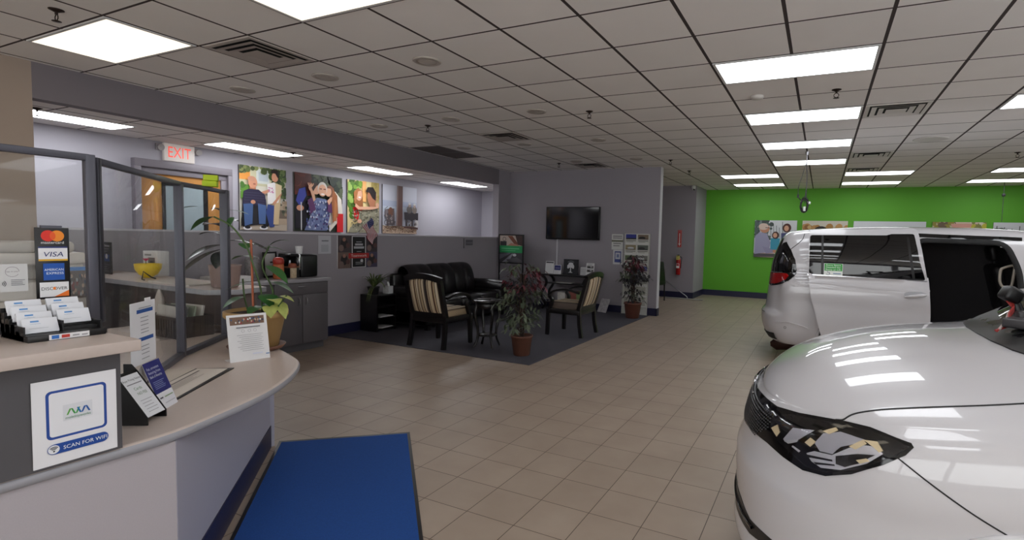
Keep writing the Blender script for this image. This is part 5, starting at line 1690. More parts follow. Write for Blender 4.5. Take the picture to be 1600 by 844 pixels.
# console table with C-shaped legs
e = empty('console_table', (-4.81, 9.84, .008), 0, 'black console table with curved legs below the wall television', 'table')
mb = MB()
pts = [(-.62, -.22), (.62, -.22), (.64, .0), (.60, .22), (-.60, .22), (-.64, .0)]
mb.prism(rounded(pts, .06), .715, .75, .008); mb.build('tabletop', m_blackwood, e)
MB().box((-.46, -.18, .545), (.46, .18, .565), .004).build('shelf', m_blackwood, e)
MB().box((-.46, -.18, .14), (.46, .18, .16), .004).build('shelf', m_blackwood, e)
for sx in (-1, 1):
    for sy in (-1, 1):
        mb = MB()
        bar(mb, catmull([(sx * .56, sy * .17, .715), (sx * .47, sy * .17, .66), (sx * .43, sy * .17, .56), (sx * .48, sy * .17, .45), (sx * .54, sy * .17, .34), (sx * .50, sy * .17, .18), (sx * .44, sy * .17, .10), (sx * .52, sy * .17, 0)], 6), .035, .045, (sx, 0, 0))
        mb.build('leg', m_blackwood, e)
def standee(name, x, y, z, w, h, label, art, cat='leaflet', th=.006, lean=.12, rz=0.0, bmat=None, group=None):
    e = empty(name, (x, y, z), rz, label, cat, group)
    up = Vector((0, lean, 1)).normalized()
    mb = MB(); mb.xf = frame_mat((-w / 2, 0, 0), (1, 0, 0), up); mb.box((0, 0, -th), (w, h, 0)); mb.xf = None
    mb.build('board', bmat or m_paper, e)
    art.build('print', e, frame_mat(Vector((-w / 2, -.0008, 0)), (1, 0, 0), up))
    return e
def A_text(w, h, bg=(214, 214, 216), head=(70, 70, 76), n=6):
    a = Art(w, h, bg); a.rect(.06, .84, .94, .95, head); a.lines(.1, .9, .12, .74, n, (150, 150, 154), h * .012); return a
a = A_text(.2, .26); standee('leaflet', -5.25, 9.80, .758, .2, .26, 'white letter sheet standing at the left end of the console table', a)
a = Art(.17, .19, (222, 222, 226)); a.rect(.06, .42, .94, .95, (44, 46, 112)); a.rect(.2, .62, .8, .68, (150, 150, 190)); a.lines(.15, .8, .1, .32, 3, (160, 160, 164), .003)
standee('leaflet', -5.04, 9.77, .758, .17, .19, 'small navy and white leaflet beside the black tree plaque on the console table', a)
a = Art(.34, .32, (22, 22, 30))
a.text(.5, .80, .028, 'Community Partners', (150, 150, 160), maxw=.62) if False else a.arc(.5, .52, .115, 50, 130, .012, (120, 120, 130))
for x, y, r in ((.5, .62, .17), (.38, .54, .12), (.62, .54, .12), (.44, .68, .1), (.57, .68, .1), (.33, .45, .07), (.67, .45, .07)): a.ell(x, y, r, r, (206, 206, 212), 14)
a.poly([(.47, .5), (.53, .5), (.54, .2), (.60, .13), (.40, .13), (.46, .2)], (206, 206, 212)); a.rect(.36, .11, .64, .14, (206, 206, 212))
standee('tree_plaque', -4.76, 9.83, .758, .34, .32, 'black plaque with a white tree in the middle of the console table', a, 'plaque', .02, .08, 0, m_black)
a = A_text(.13, .17, (188, 188, 190), (200, 200, 204), 3); standee('leaflet', -4.46, 9.82, .758, .13, .17, 'small grey card just right of the black tree plaque', a)
a = Art(.18, .26, (214, 214, 216))
for y in (.58, .28): a.rect(.1, y, .9, y + .2, (96, 94, 92)); a.ell(.45, y + .08, .22, .07, (50, 50, 54)); a.ell(.6, y + .12, .15, .05, (170, 170, 174))
a.lines(.2, .8, .84, .92, 2, (120, 120, 124), .006); standee('leaflet', -4.30, 9.80, .758, .18, .26, 'white leaflet with two van photos at the right end of the console table', a)
for k, (x, w, c, lb) in enumerate(((-5.02, .2, (196, 192, 188), 'white open booklet lying on the upper shelf of the console table'),)):
    o = MB().box((-.17, -.12, 0), (.17, .12, .012), .003).build('booklet', M('booklet_white', c, .6)); o.location = (-4.85, 9.82, .575); tag(o, lb, 'booklet')
for k, (x, c, lb) in enumerate(((-4.66, (150, 84, 74), 'reddish box on the bottom shelf of the console table'), (-4.48, (120, 140, 92), 'green box in a black frame on the bottom shelf of the console table'), (-4.92, (200, 196, 190), 'white printed carton on the bottom shelf of the console table'))):
    o = MB().box((-.09, -.09, 0), (.09, .09, .24 if k < 2 else .2), .004).build('carton', M('carton_%s' % ('red', 'green', 'white')[k], c, .6, noise=(16, .3))); o.location = (x, 9.84, .17); tag(o, lb, 'carton')
o = MB().box((-.12, -.15, -.006), (.12, .15, 0)).build('magazine', M('brochure_pattern', (176, 172, 176), .4, noise=(18, .7)))
o.rotation_euler = (radians(64), 0, radians(-20)); o.location = (-4.02, 9.93, .148); tag(o, 'patterned magazine leaning on the wall behind the left facing armchair', 'magazine')

# television and its conduit
e = empty('television', (-4.84, 10.04, 1.49), 0, 'black flat television mounted on the grey partition wall', 'television')
MB().box((-.635, -.02, 0), (.635, .02, .70), .006).build('bezel', m_black, e)
MB().box((-.615, -.0215, .025), (.615, -.0195, .685)).build('screen', M('screen_glass', (7, 7, 9), .07, spec=.6), e)
MB().box((-.25, .02, .2), (.25, .055, .5)).build('wall_bracket', m_black, e)
mb = MB(); mb.box((-5.235, 10.08, .78), (-5.205, 10.1, 1.49)); o = mb.build('cable_conduit', m_cap); tag(o, 'white cable cover running down the wall below the television', 'cable cover')

# poster stand with the green band
e = empty('poster_stand', (-6.06, 9.55, .008), 0, 'black floor stand with a poster with a green band beside the sofa', 'poster stand')
mb = MB()
for s in (-1, 1): mb.box((s * .30 - .012, -.012, 0), (s * .30 + .012, .012, 1.56))
mb.box((-.30, -.012, 1.535), (.30, .012, 1.56)); mb.box((-.30, -.012, .93), (.30, .012, .955)); mb.build('frame', m_black, e)
for s in (-1, 1): MB().box((s * .30 - .015, -.2, 0), (s * .30 + .015, .2, .02)).build('foot', m_black, e)
a = Art(.575, .585, (70, 68, 74))
a.rect(0, .60, 1, 1, (176, 160, 150)); a.poly([(.35, .98), (.55, .98), (.85, .66), (.7, .62)], (120, 72, 56)); a.poly([(.68, 1), (1, 1), (1, .62), (.8, .66)], (66, 48, 46)); a.rect(.02, .60, .3, .78, (50, 46, 50)); a.arc(.2, .86, .04, 0, 360, .012, (80, 76, 80))
a.poly([(.3, .6), (.5, .72), (.8, .66), (.9, .6)], (170, 120, 104))
a.rect(0, .36, 1, .62, (44, 148, 88)); a.text(.5, .50, .06, 'We Make', (190, 224, 200), maxw=.5) if False else a.rect(.08, .50, .86, .53, (110, 190, 140)); a.rect(.08, .43, .7, .45, (100, 180, 130))
a.poly([(0, .3), (.0, .1), (.45, .32), (.5, .36)], (104, 104, 116)); a.poly([(.1, 0), (.55, .33), (.6, .33), (.4, 0)], (140, 140, 150)); a.poly([(.3, .1), (.75, .2), (1, .08), (1, .0), (.4, .0)], (90, 88, 94)); a.ell(.66, .28, .08, .05, (190, 190, 196))
a.build('poster', e, frame_mat((-.2875, -.006, .953), (1, 0, 0), (0, 0, 1)))
MB().box((-.2875, -.005, .953), (.2875, .004, 1.537)).build('backing', m_black, e)

# brochure rack against the partition
rk = empty('brochure_rack', (-3.385, 10.02, .008), 0, 'tall white brochure rack full of flyers behind the terracotta pot', 'brochure rack')
mb = MB(); mb.xf = Matrix.Rotation(radians(-2.2), 4, 'X')
mb.box((-.27, -.006, 0), (.27, .0, 1.64)); mb.box((-.27, -.03, 0), (-.262, 0, 1.64)); mb.box((.262, -.03, 0), (.27, 0, 1.64))
mb.build('back_board', M('rack_white', (196, 196, 190), .5), rk)
for r in range(7):
    mb = MB(); mb.xf = Matrix.Rotation(radians(-2.2), 4, 'X'); mb.box((-.262, -.03, .16 + r * .212), (.262, -.008, .175 + r * .212)); mb.build('pocket', m_white, rk)
pal = [(70, 84, 150), (96, 110, 80), (120, 120, 116), (140, 128, 100), (84, 92, 84), (60, 60, 64), (120, 104, 88)]
rnd = random.Random(21)
for r in range(7):
    for c in range(2):
        e = empty('flyer', (-3.385 + (-.128 if c == 0 else .128), 10.02 - .020 + .0384 * (.16 + r * .212), .008 + .176 + r * .212), 0,
                  'flyer in the %s column of the tall brochure rack, %s pocket from the top' % (['left', 'right'][c], ['seventh', 'sixth', 'fifth', 'fourth', 'third', 'second', 'top'][r]), 'flyer', 'flyers in the tall rack')
        MB().box((-.12, .0, 0), (.12, .002, .19)).build('sheet', m_paper, e)
        a = Art(.236, .186, (206, 206, 200))
        if r >= 2:
            a.rect(.03, .38, .97, .92, pal[(r * 2 + c) % 7]); a.ell(.5 - .1 * c, .58, .3, .13, (40, 40, 42) if rnd.random() < .6 else (200, 200, 204)); a.rect(.1, .44, .9, .5, (60, 60, 60)); a.rect(.05, .2, .95, .3, (120, 122, 116)); a.rect(.1, .08, .7, .14, (140, 140, 136))
            if r == 6 and c == 0: a.rect(.03, .55, .97, .95, (52, 58, 140))
        else:
            for k in range(6): a.rect(.08, .1 + k * .145, .92, .16 + k * .145, (120, 118, 96))
        a.build('print', e, frame_mat((-.118, -.0006, .002), (1, 0, 0), (0, 0, 1)))
# two sheets on the wall left of the rack
def wall_sheet(name, x0, x1, z0, z1, label, art):
    e = empty(name, ((x0 + x1) / 2, 10.099, z0), 0, label, 'notice'); w = x1 - x0
    MB().box((-w / 2, -.003, 0), (w / 2, 0, z1 - z0)).build('sheet', m_paper, e)
    art.build('print', e, frame_mat((-w / 2, -.0038, 0), (1, 0, 0), (0, 0, 1)))
a = Art(.25, .32, (208, 208, 206)); a.rect(.1, .84, .9, .9, (110, 110, 112)); a.rect(.1, .72, .9, .78, (120, 120, 122)); a.rect(.0, .50, 1, .62, (110, 112, 96)); a.text(.5, .30, .05, 'ASK', (110, 110, 110), maxw=.6) if False else a.lines(.15, .85, .25, .4, 2, (130, 130, 130), .02)
wall_sheet('wall_notice', -3.95, -3.70, 1.31, 1.63, 'upper white notice taped left of the tall brochure rack', a)
a = Art(.21, .30, (206, 206, 210)); a.rect(.16, .14, .84, .9, (60, 70, 130)); a.rect(.24, .36, .76, .82, (190, 192, 204)); a.rect(.38, .48, .62, .7, (110, 120, 160)); a.rect(.2, .18, .8, .3, (70, 84, 150))
wall_sheet('wall_notice', -3.91, -3.70, 1.005, 1.30, 'lower white notice with a blue frame left of the tall brochure rack', a)

# --- half wall: poster, flyer, switch, flag
def pony(name, y0, y1, z0, z1, label, cat, art, th=.012, mat=None):
    e = empty(name, (-6.45, (y0 + y1) / 2, z0), 0, label, cat); w = y1 - y0
    MB().box((0, -w / 2, 0), (th, w / 2, z1 - z0), .001).build('board', mat or m_paper, e)
    art.build('print', e, frame_mat((th + .0008, -w / 2, 0), (0, 1, 0), (0, 0, 1)))
    return e
a = Art(.75, .49, (64, 58, 62))
rnd = random.Random(8)
for x0, y0, c in ((0, .5, (72, 62, 66)), (0, 0, (112, 92, 86)), (.7, .5, (60, 52, 58)), (.7, 0, (70, 66, 90))):
    a.rect(x0, y0, x0 + .30, y0 + .49, c)
    a.ell(x0 + .15, y0 + .26, .085, .16, (44, 38, 42)); a.ell(x0 + .15, y0 + .38, .04, .06, (150, 112, 98)); a.ell(x0 + .08, y0 + .12, .06, .1, (120, 100, 96)); a.ell(x0 + .24, y0 + .2, .05, .08, (88, 60, 60))
a.rect(.33, .01, .69, .99, (210, 210, 214)); a.rect(.35, .03, .67, .97, (22, 22, 26))
for y, x0, x1, h in ((.80, .44, .58, .02), (.70, .41, .61, .06), (.60, .38, .64, .07), (.50, .45, .57, .015)): a.rect(x0, y, x1, y + h, (170, 170, 176))
a.poly([(.25, .30), (.77, .30), (.77, .46), (.25, .46)], (168, 44, 44)); a.text(.51, .345, .055, 'Teamwork', (230, 214, 210), maxw=.40)
a.ell(.58, .22, .035, .05, (200, 200, 204)); a.rect(.42, .16, .62, .18, (150, 150, 154)); a.rect(.42, .11, .6, .13, (150, 150, 154))
pony('wall_poster', 5.41, 6.16, .985, 1.475, 'photo poster with a red banner on the half wall under the flag', 'poster', a)
a = Art(.21, .26, (188, 188, 196)); a.rect(.25, .68, .8, .74, (110, 110, 118)); a.rect(.2, .1, .8, .5, (170, 172, 180))
pony('wall_flyer', 5.09, 5.30, 1.21, 1.47, 'small white flyer on the half wall left of the photo poster', 'flyer', a, .003)
a = Art(.33, .20, (150, 146, 152)); a.rect(.15, .3, .85, .85, (96, 94, 102)); a.rect(.2, .5, .8, .56, (140, 138, 146))
e = pony('framed_notice', 8.40, 8.73, 1.265, 1.46, 'small dark framed notice on the half wall above the sofa', 'notice', a, .015, m_black)
fl = empty('flag', (-6.43, 5.78, 1.505), 0, 'small american flag on a stick standing on the half wall ledge', 'flag')
tip = Vector((.06, .20, .26))
MB().lathe([(.03, 0), (.03, .008), (.012, .02), (.0, .025)], n=16).build('foot', m_steel, fl)
mb = MB(); mb.tube([(0, -.03, .01), tip], .004, 7); mb.build('stick', M('steel_stick', (150, 146, 146), .4, .4), fl)
s0 = Vector((.01, .06, .105)); ax_ = (tip - s0).normalized()
mb = MB()
NU, NV = 13, 18
def fp(u, v):      # u down the hoist (along the stick), v along the fly, hanging down
    b = tip - ax_ * (.195 * u)
    d = Vector((.01, .10 + .02 * u, -.285)) * v
    return b + d + Vector((.018 * sin(9 * v + 5 * u), .006 * sin(7 * v), 0)) + Vector((0, .035 * v * u, 0))
vs = []; fs = []; cs = []
for i in range(NU + 1):
    for j in range(NV + 1): vs.append(fp(i / NU, j / NV))
for i in range(NU):
    for j in range(NV):
        fs.append((i * (NV + 1) + j, i * (NV + 1) + j + 1, (i + 1) * (NV + 1) + j + 1, (i + 1) * (NV + 1) + j))
        c = (150, 40, 52) if i % 2 == 0 else (206, 200, 204)
        if i < 7 and j < 7: c = (46, 50, 96) if (i + j) % 2 or i == 6 or j == 6 else (96, 100, 140)
        cs.append(lin(c))
mb.add(vs, fs, True, cs); mb.build('cloth', PRINT, fl)

# --- base cabinets with the coffee things
m_cab = M('grey_cabinet', (88, 84, 88), .5)
m_ctop = M('grey_counter', (150, 148, 154), .4)
def cabinet(y0, y1, label):
    e = empty('base_cabinet', (-6.15, (y0 + y1) / 2, 0), 0, label, 'cabinet', 'grey base cabinets along the half wall'); w = (y1 - y0)
    MB().box((-.295, -w / 2 + .001, .10), (.27, w / 2 - .001, .885)).build('body', m_cab, e)
    MB().box((-.295, -w / 2 + .001, 0), (.20, w / 2 - .001, .10)).build('toe_kick', m_dkpan, e)
    d = MB().box((.272, -w / 2 + .004, .735), (.292, w / 2 - .004, .880), .002).build('drawer', m_cab, e)
    def pull(p, q, par):
        p, q = Vector(p), Vector(q); m = (p + q) / 2 + Vector((.022, 0, 0))
        mb = MB(); mb.tube(catmull([p, p * .75 + q * .25 + Vector((.018, 0, 0)), m, p * .25 + q * .75 + Vector((.018, 0, 0)), q], 4), .0055, 8); mb.build('handle', m_steel, par)
    pull((.293, -.06, .835), (.293, .06, .835), d)
    for s in (-1, 1):
        dr = MB().box((.272, min(s * .003, s * (w / 2 - .004)), .115), (.292, max(s * .003, s * (w / 2 - .004)), .728), .002).build('door', m_cab, e)
        pull((.293, s * .05, .60), (.293, s * .05, .70), dr)
cabinet(4.02, 4.77, 'grey base cabinet under the coffee machine beside the carpet')
cabinet(3.27, 4.02, 'grey base cabinet partly hidden by the potted vine')
o = MB().box((-6.445, 3.25, .885), (-5.83, 4.80, .925), .004).build('worktop', m_ctop); tag(o, 'grey worktop carrying the coffee machine and biscuit jars', 'worktop')
e = empty('coffee_machine', (-6.22, 4.60, .925), 0, 'black coffee machine on the grey worktop', 'coffee machine')
mb = MB(); mb.box((-.14, -.06, .0), (.14, .20, .30), .03); mb.build('body', m_black, e)
mb = MB(); mb.box((-.12, -.20, .0), (.12, -.06, .13), .012); mb.box((-.12, -.20, .27), (.12, -.05, .31), .02); mb.box((-.12, -.20, .13), (-.06, -.06, .28), .006); mb.build('brew_bay', m_black, e)
mb = MB(); mb.box((.06, -.075, .10), (.13, -.055, .30), .004); mb.build('chrome_strip', m_chrome, e)
mb = MB(); mb.cyl((.0, .19, .15), (.0, .26, .15), .05, .045, 20); mb.build('side_knob', m_black, e)
mb = MB(); mb.cyl((.02, -.13, .13), (.02, -.13, .22), .016, .014, 14); mb.build('spout', m_steel, e)
o = MB().lathe([(.036, 0), (.045, .095), (.047, .10), (.043, .10), (.0, .01)], n=24).build('paper_cup', m_paper); o.location = (-6.22, 4.62, 1.2265); tag(o, 'white paper cup standing on top of the coffee machine', 'cup')
mb = MB()
for k in range(9): mb.lathe([(.022, 0), (.026, .02), (.0, .022)], c=(-6.1 + .05 * (k % 3), 4.44 + .03 * (k // 3) - .02, 1.056), n=10)
o = MB().box((-.07, -.06, 0), (.07, .06, .015), .003).build('pod_tray', M('pod_brown', (150, 112, 84), .6, noise=(60, .4))); o.location = (-6.16, 4.47, 1.0555); tag(o, 'tray of brown coffee pods on the coffee machine', 'tray')
e = empty('framed_certificate', (-6.38, 4.33, .925), 0, 'black framed white certificate leaning on the half wall behind the biscuit jars', 'certificate')
fd = Vector((-.10, .25, 0)).normalized(); fu = Vector((-.05, -.02, 1)).normalized()
mb = MB(); mb.xf = frame_mat(-fd * .13, fd, fu)
for p, q in (((0, 0, 0), (.26, .02, .015)), ((0, .305, 0), (.26, .325, .015)), ((0, .02, 0), (.02, .305, .015)), ((.24, .02, 0), (.26, .305, .015))): mb.box(p, q)
mb.build('frame', m_black, e)
a = Art(.22, .285, (206, 206, 206)); a.rect(.0, .55, 1, 1, (216, 216, 216)); a.rect(.5, .56, .95, .64, (70, 66, 66)); a.rect(.35, .3, .75, .5, (190, 190, 190))
a.build('certificate', e, frame_mat(Vector(-fd * .13 + fd * .02 + fu * .02 + fd.cross(fu) * .006), fd, fu))
def jar(loc, r, h, body, lid, label):
    e = empty('biscuit_jar', loc, 0, label, 'jar', 'jars on the grey worktop')
    MB().lathe([(r * .9, 0), (r, .01), (r, h * .62), (r * .9, h * .68), (.0, h * .69)], n=28).build('jar_body', body, e)
    MB().lathe([(r * .95, h * .68), (r * 1.02, h * .70), (r * 1.02, h * .86), (r * .8, h * .97), (r * .3, h), (.0, h)], n=28).build('lid', lid, e)
m_or = M('orange_biscuits', (190, 104, 62), .5, noise=(40, .5)); m_rlid = M('red_lid', (170, 52, 40), .35)
jar((-6.12, 4.26, .925), .062, .27, m_or, m_rlid, 'tall biscuit jar with a red lid in front of the framed certificate')
jar((-6.12, 4.45, .925), .048, .19, M('candy_mix', (190, 170, 140), .4, noise=(50, .5)), M('rust_lid', (140, 74, 54), .4), 'short candy jar with a rusty lid beside the tall red lidded jar')
e = empty('patterned_canister', (-6.2, 3.98, .925), 0, 'black and white patterned canister behind the potted vine', 'canister')
MB().lathe([(.075, 0), (.08, .01), (.08, .24), (.07, .27), (.02, .29), (.0, .29)], n=28).build('body', M('dotted_glaze', (120, 118, 120), .35, noise=(38, .95)), e)
o = MB().box((-.16, -.2, 0), (.16, .2, .07), .012).build('paper_tray', m_white); o.location = (-6.1, 3.62, .925); tag(o, 'white paper tray on the worktop behind the potted vine', 'tray')
# ------------------------------------------------------------------ picture canvases
def canvas(origin, xd, w, h, art, label, group, th=.03):
    e = empty('picture_canvas', origin, 0, label, 'picture', group)
    fm = frame_mat((0, 0, 0), xd, (0, 0, 1))
    mb = MB(); mb.xf = fm; mb.box((0, 0, -th), (w, h, 0), .002); mb.xf = None
    mb.build('canvas_block', M('canvas_edge', (92, 88, 88), .8) if 'canvas_edge' not in bpy.data.materials else bpy.data.materials['canvas_edge'], e)
    art.build('print', e, fm @ Matrix.Translation((0, 0, .0006)))
    return e
SK, SK2, SK3 = (196, 140, 112), (214, 164, 136), (168, 112, 84)
def foliage(a, x0, y0, x1, y1, cols, n, r, seed):
    rnd = random.Random(seed)
    for k in range(n):
        rr = r * (.5 + rnd.random())
        a.ell(x0 + (x1 - x0) * rnd.random(), y0 + (y1 - y0) * rnd.random(), rr, rr * a.w / a.h, cols[rnd.randrange(len(cols))], 9)
# 1: man in a wheelchair with a young man beside him
a = Art(.76, 1.0, (214, 210, 196))
a.rect(0, .70, 1, 1, (196, 192, 160)); a.rect(.0, .78, .22, .93, (222, 150, 70)); a.rect(.35, .74, .64, .97, (206, 210, 206)); a.rect(.4, .78, .6, .92, (180, 190, 196))
foliage(a, .0, .92, 1, 1.0, [(96, 110, 60), (130, 138, 84), (70, 84, 50)], 40, .05, 1); foliage(a, .66, .55, 1, .98, [(70, 90, 50), (100, 116, 70), (52, 64, 44)], 50, .05, 2); foliage(a, 0, .52, .16, .72, [(96, 140, 60), (72, 110, 50)], 22, .05, 3)
a.rect(0, .0, 1, .16, (176, 162, 146)); a.rect(.62, .1, 1, .45, (168, 150, 130)); a.rect(.72, .20, 1, .34, (112, 98, 86)); foliage(a, .7, .26, .98, .5, [(96, 104, 80), (150, 130, 110), (70, 74, 60)], 30, .03, 4)
a.poly([(.03, .5), (.52, .5), (.56, .1), (.0, .06)], (34, 34, 40)); a.ell(.08, .14, .09, .1, (26, 26, 30)); a.ell(.52, .14, .08, .09, (26, 26, 30)); a.rect(.2, .1, .36, .34, (40, 40, 44))
a.poly([(.56, .42), (.74, .40), (.70, .06), (.60, .05), (.52, .28)], (56, 72, 130)); a.poly([(.72, .62), (.86, .66), (.80, .1), (.68, .1)], (200, 176, 140))
a.poly([(.55, .74), (.70, .78), (.84, .74), (.80, .46), (.56, .42)], (226, 222, 220)); a.poly([(.73, .77), (.88, .74), (.86, .58), (.74, .48)], (206, 186, 150)); a.poly([(.40, .60), (.58, .66), (.58, .61), (.42, .55)], SK); a.poly([(.84, .6), (.88, .6), (.72, .42), (.66, .44)], SK)
foliage(a, .58, .60, .68, .70, [(190, 120, 160), (210, 150, 180)], 12, .015, 5)
a.ell(.72, .86, .075, .075, SK); a.poly([(.62, .93), (.66, .98), (.78, .98), (.80, .84), (.76, .88), (.73, .92)], (44, 34, 32))
a.poly([(.05, .60), (.16, .64), (.36, .64), (.50, .56), (.52, .40), (.02, .38)], (48, 44, 66)); 
for k in range(5): a.rect(.06, .42 + k * .04, .48, .428 + k * .04, (66, 62, 88))
a.poly([(.04, .40), (.24, .42), (.22, .10), (.06, .06)], (72, 96, 140)); a.poly([(.34, .42), (.52, .40), (.50, .10), (.36, .10)], (76, 100, 146)); a.ell(.24, .44, .05, .03, SK)
a.ell(.12, .03, .09, .03, (220, 220, 224)); a.ell(.46, .04, .09, .03, (220, 220, 224)); a.ell(.12, .045, .06, .025, (36, 36, 40)); a.ell(.46, .055, .06, .025, (36, 36, 40))
a.poly([(.17, .64), (.30, .64), (.29, .72), (.18, .72)], SK3); a.ell(.235, .745, .095, .09, SK); a.ell(.215, .80, .085, .04, (188, 136, 112)); a.ell(.27, .72, .03, .012, (150, 90, 76))
canvas((-8.108, 5.02, 1.52), (0, 1, 0), .76, 1.0, a, 'canvas of a man in a wheelchair with a young man standing, first in the alcove', 'canvases in the alcove')
# 2: three generations hugging
a = Art(.98, 1.0, (52, 58, 48))
foliage(a, .35, .5, 1, 1, [(44, 52, 44), (66, 76, 58), (36, 40, 36), (84, 92, 70)], 90, .05, 6); a.rect(0, .62, .32, 1, (92, 42, 34)); foliage(a, .0, .7, .3, 1, [(104, 50, 40), (76, 36, 32)], 16, .07, 7)
a.poly([(.0, .55), (.10, .74), (.22, .78), (.26, .4), (.20, .05), (.0, .05)], (30, 28, 36)); a.poly([(.02, .52), (.08, .72), (.20, .76), (.22, .62), (.10, .42)], (62, 70, 150)); a.ell(.1, .40, .07, .05, SK); a.rect(.11, .02, .13, .5, (200, 200, 204))
a.poly([(.62, .5), (.82, .74), (.96, .60), (.99, .30), (.70, .0)], (220, 212, 200)); a.poly([(.86, .34), (1, .34), (1, .0), (.86, .0)], (200, 40, 44))
a.poly([(.28, .5), (.44, .60), (.62, .58), (.74, .50), (.70, .28), (.64, .02), (.18, .02), (.30, .28)], (110, 122, 160))
rnd = random.Random(8)
for k in range(120): a.ell(.22 + .48 * rnd.random(), .04 + .50 * rnd.random(), .015, .02, [(70, 80, 130), (190, 196, 214), (86, 56, 110), (140, 150, 190)][k % 4], 7)
a.poly([(.22, .54), (.32, .60), (.38, .40), (.28, .30)], (92, 54, 96)); a.poly([(.62, .58), (.72, .50), (.74, .34), (.64, .36)], (92, 54, 96))
a.poly([(.27, .72), (.34, .52), (.38, .56), (.34, .74)], SK2); a.poly([(.62, .55), (.74, .68), (.78, .64), (.66, .48)], SK2); a.ell(.30, .76, .06, .06, SK2); a.ell(.73, .68, .06, .05, SK2)
for k in range(4): a.line([(.26 + k * .025, .76), (.23 + k * .035, .84)], .016, SK2)
a.ell(.39, .74, .08, .09, SK2); a.poly([(.30, .76), (.38, .86), (.44, .82), (.40, .80), (.33, .70)], (60, 40, 34))
a.ell(.68, .72, .10, .10, (120, 78, 58)); a.poly([(.74, .78), (.84, .66), (.86, .30), (.74, .16), (.72, .5)], (150, 92, 58)); a.poly([(.78, .6), (.84, .5), (.82, .2), (.76, .2)], (176, 116, 74)); a.ell(.64, .72, .07, .085, SK2); a.poly([(.58, .78), (.68, .84), (.78, .78), (.70, .78)], (120, 78, 58))
a.ell(.52, .76, .10, .12, (206, 200, 192)); a.ell(.52, .73, .085, .105, SK2); a.rect(.46, .745, .51, .765, (120, 84, 74)); a.rect(.54, .745, .59, .765, (120, 84, 74)); a.ell(.525, .665, .04, .015, (236, 226, 220))
canvas((-8.108, 5.93, 1.52), (0, 1, 0), .98, 1.0, a, 'canvas of an older woman hugged by two others, second in the alcove row', 'canvases in the alcove')
# 3: soldier held by a girl
a = Art(.76, 1.0, (226, 206, 150))
foliage(a, 0, .3, .4, 1, [(120, 160, 60), (90, 130, 50), (150, 180, 90), (70, 100, 40)], 60, .07, 10); a.rect(.75, .2, 1, 1, (168, 150, 90)); foliage(a, .8, .3, 1, 1, [(150, 136, 80), (180, 160, 110)], 30, .04, 11); a.rect(.44, .6, .56, 1, (236, 176, 110))
a.poly([(.14, .48), (.36, .52), (.50, .50), (.48, .25), (.20, .25)], (206, 36, 40)); a.poly([(.16, .76), (.30, .86), (.44, .80), (.46, .5), (.40, .5), (.20, .55)], (150, 96, 60)); a.ell(.33, .73, .10, .115, SK2); a.poly([(.18, .78), (.3, .85), (.42, .82), (.3, .79), (.24, .6), (.18, .55)], (166, 108, 66)); a.ell(.35, .68, .04, .015, (240, 230, 226))
a.poly([(.34, .40), (.62, .52), (.92, .52), (1, .4), (.98, .0), (.0, .0), (.06, .1), (.3, .2)], (150, 146, 126))
rnd = random.Random(12)
for k in range(150): a.ell(.1 + .86 * rnd.random(), .02 + .44 * rnd.random(), .022, .014, [(112, 112, 92), (176, 172, 150), (132, 122, 100), (92, 92, 80)][k % 4], 7)
a.ell(.70, .70, .15, .17, SK3); a.poly([(.50, .80), (.56, .89), (.74, .90), (.84, .80), (.82, .64), (.72, .68), (.62, .78)], (40, 34, 34)); a.rect(.62, .5, .80, .6, SK3)
a.poly([(.18, .56), (.30, .50), (.82, .52), (.94, .58), (.92, .50), (.70, .46), (.26, .44), (.16, .50)], SK2); a.ell(.88, .56, .06, .04, SK2); a.ell(.30, .22, .07, .04, SK2)
canvas((-8.108, 7.03, 1.52), (0, 1, 0), .76, 1.0, a, 'canvas of a soldier embraced by a girl in red, third in the alcove row', 'canvases in the alcove')
# 4: tree by a lake with a couple on a bench
a = Art(.98, 1.0, (198, 200, 212)); a.rect(0, .5, 1, .68, (176, 184, 206)); a.rect(0, .44, 1, .56, (196, 204, 218)); a.rect(0, .0, 1, .16, (196, 172, 150))
rnd = random.Random(13)
for k in range(160): a.ell(rnd.random(), .01 + .15 * rnd.random() ** .8, .014, .009, [(116, 84, 66), (216, 196, 176), (150, 116, 92), (90, 66, 54)][k % 4], 7)
a.poly([(.34, .16), (.52, .16), (.53, 1), (.36, 1), (.38, .5)], (94, 66, 60)); a.poly([(.34, .16), (.38, .16), (.40, 1), (.36, 1)], (130, 110, 106)); a.poly([(.5, .16), (1, .14), (1, .1), (.6, .12)], (80, 56, 52))
a.poly([(.08, .50), (.28, .52), (.30, .18), (.06, .16)], (92, 82, 84)); a.ell(.06, .42, .05, .08, (120, 112, 116)); a.ell(.18, .44, .07, .1, (112, 76, 62)); a.line([(.02, .3), (.02, .5), (.1, .55)], .012, (70, 66, 70)); a.arc(.06, .22, .05, 0, 360, .012, (60, 58, 62)); a.arc(.22, .22, .05, 0, 360, .012, (60, 58, 62)); foliage(a, .04, .2, .3, .45, [(150, 140, 140), (80, 74, 78)], 20, .02, 14)
a.poly([(.56, .46), (1, .46), (1, .30), (.58, .30)], (54, 50, 54)); a.ell(.72, .52, .08, .08, (104, 98, 96)); a.ell(.88, .52, .075, .08, (124, 114, 108)); a.ell(.73, .62, .04, .05, (170, 150, 140)); a.ell(.88, .61, .04, .05, (170, 150, 140)); a.ell(.73, .645, .04, .025, (206, 204, 204)); a.ell(.88, .64, .04, .025, (206, 204, 204))
a.rect(.6, .16, .66, .3, (60, 56, 60)); a.rect(.78, .16, .84, .3, (70, 64, 66)); a.ell(.95, .22, .05, .08, (200, 196, 196)); foliage(a, .66, .18, .94, .3, [(90, 84, 84), (160, 150, 150)], 10, .02, 15)
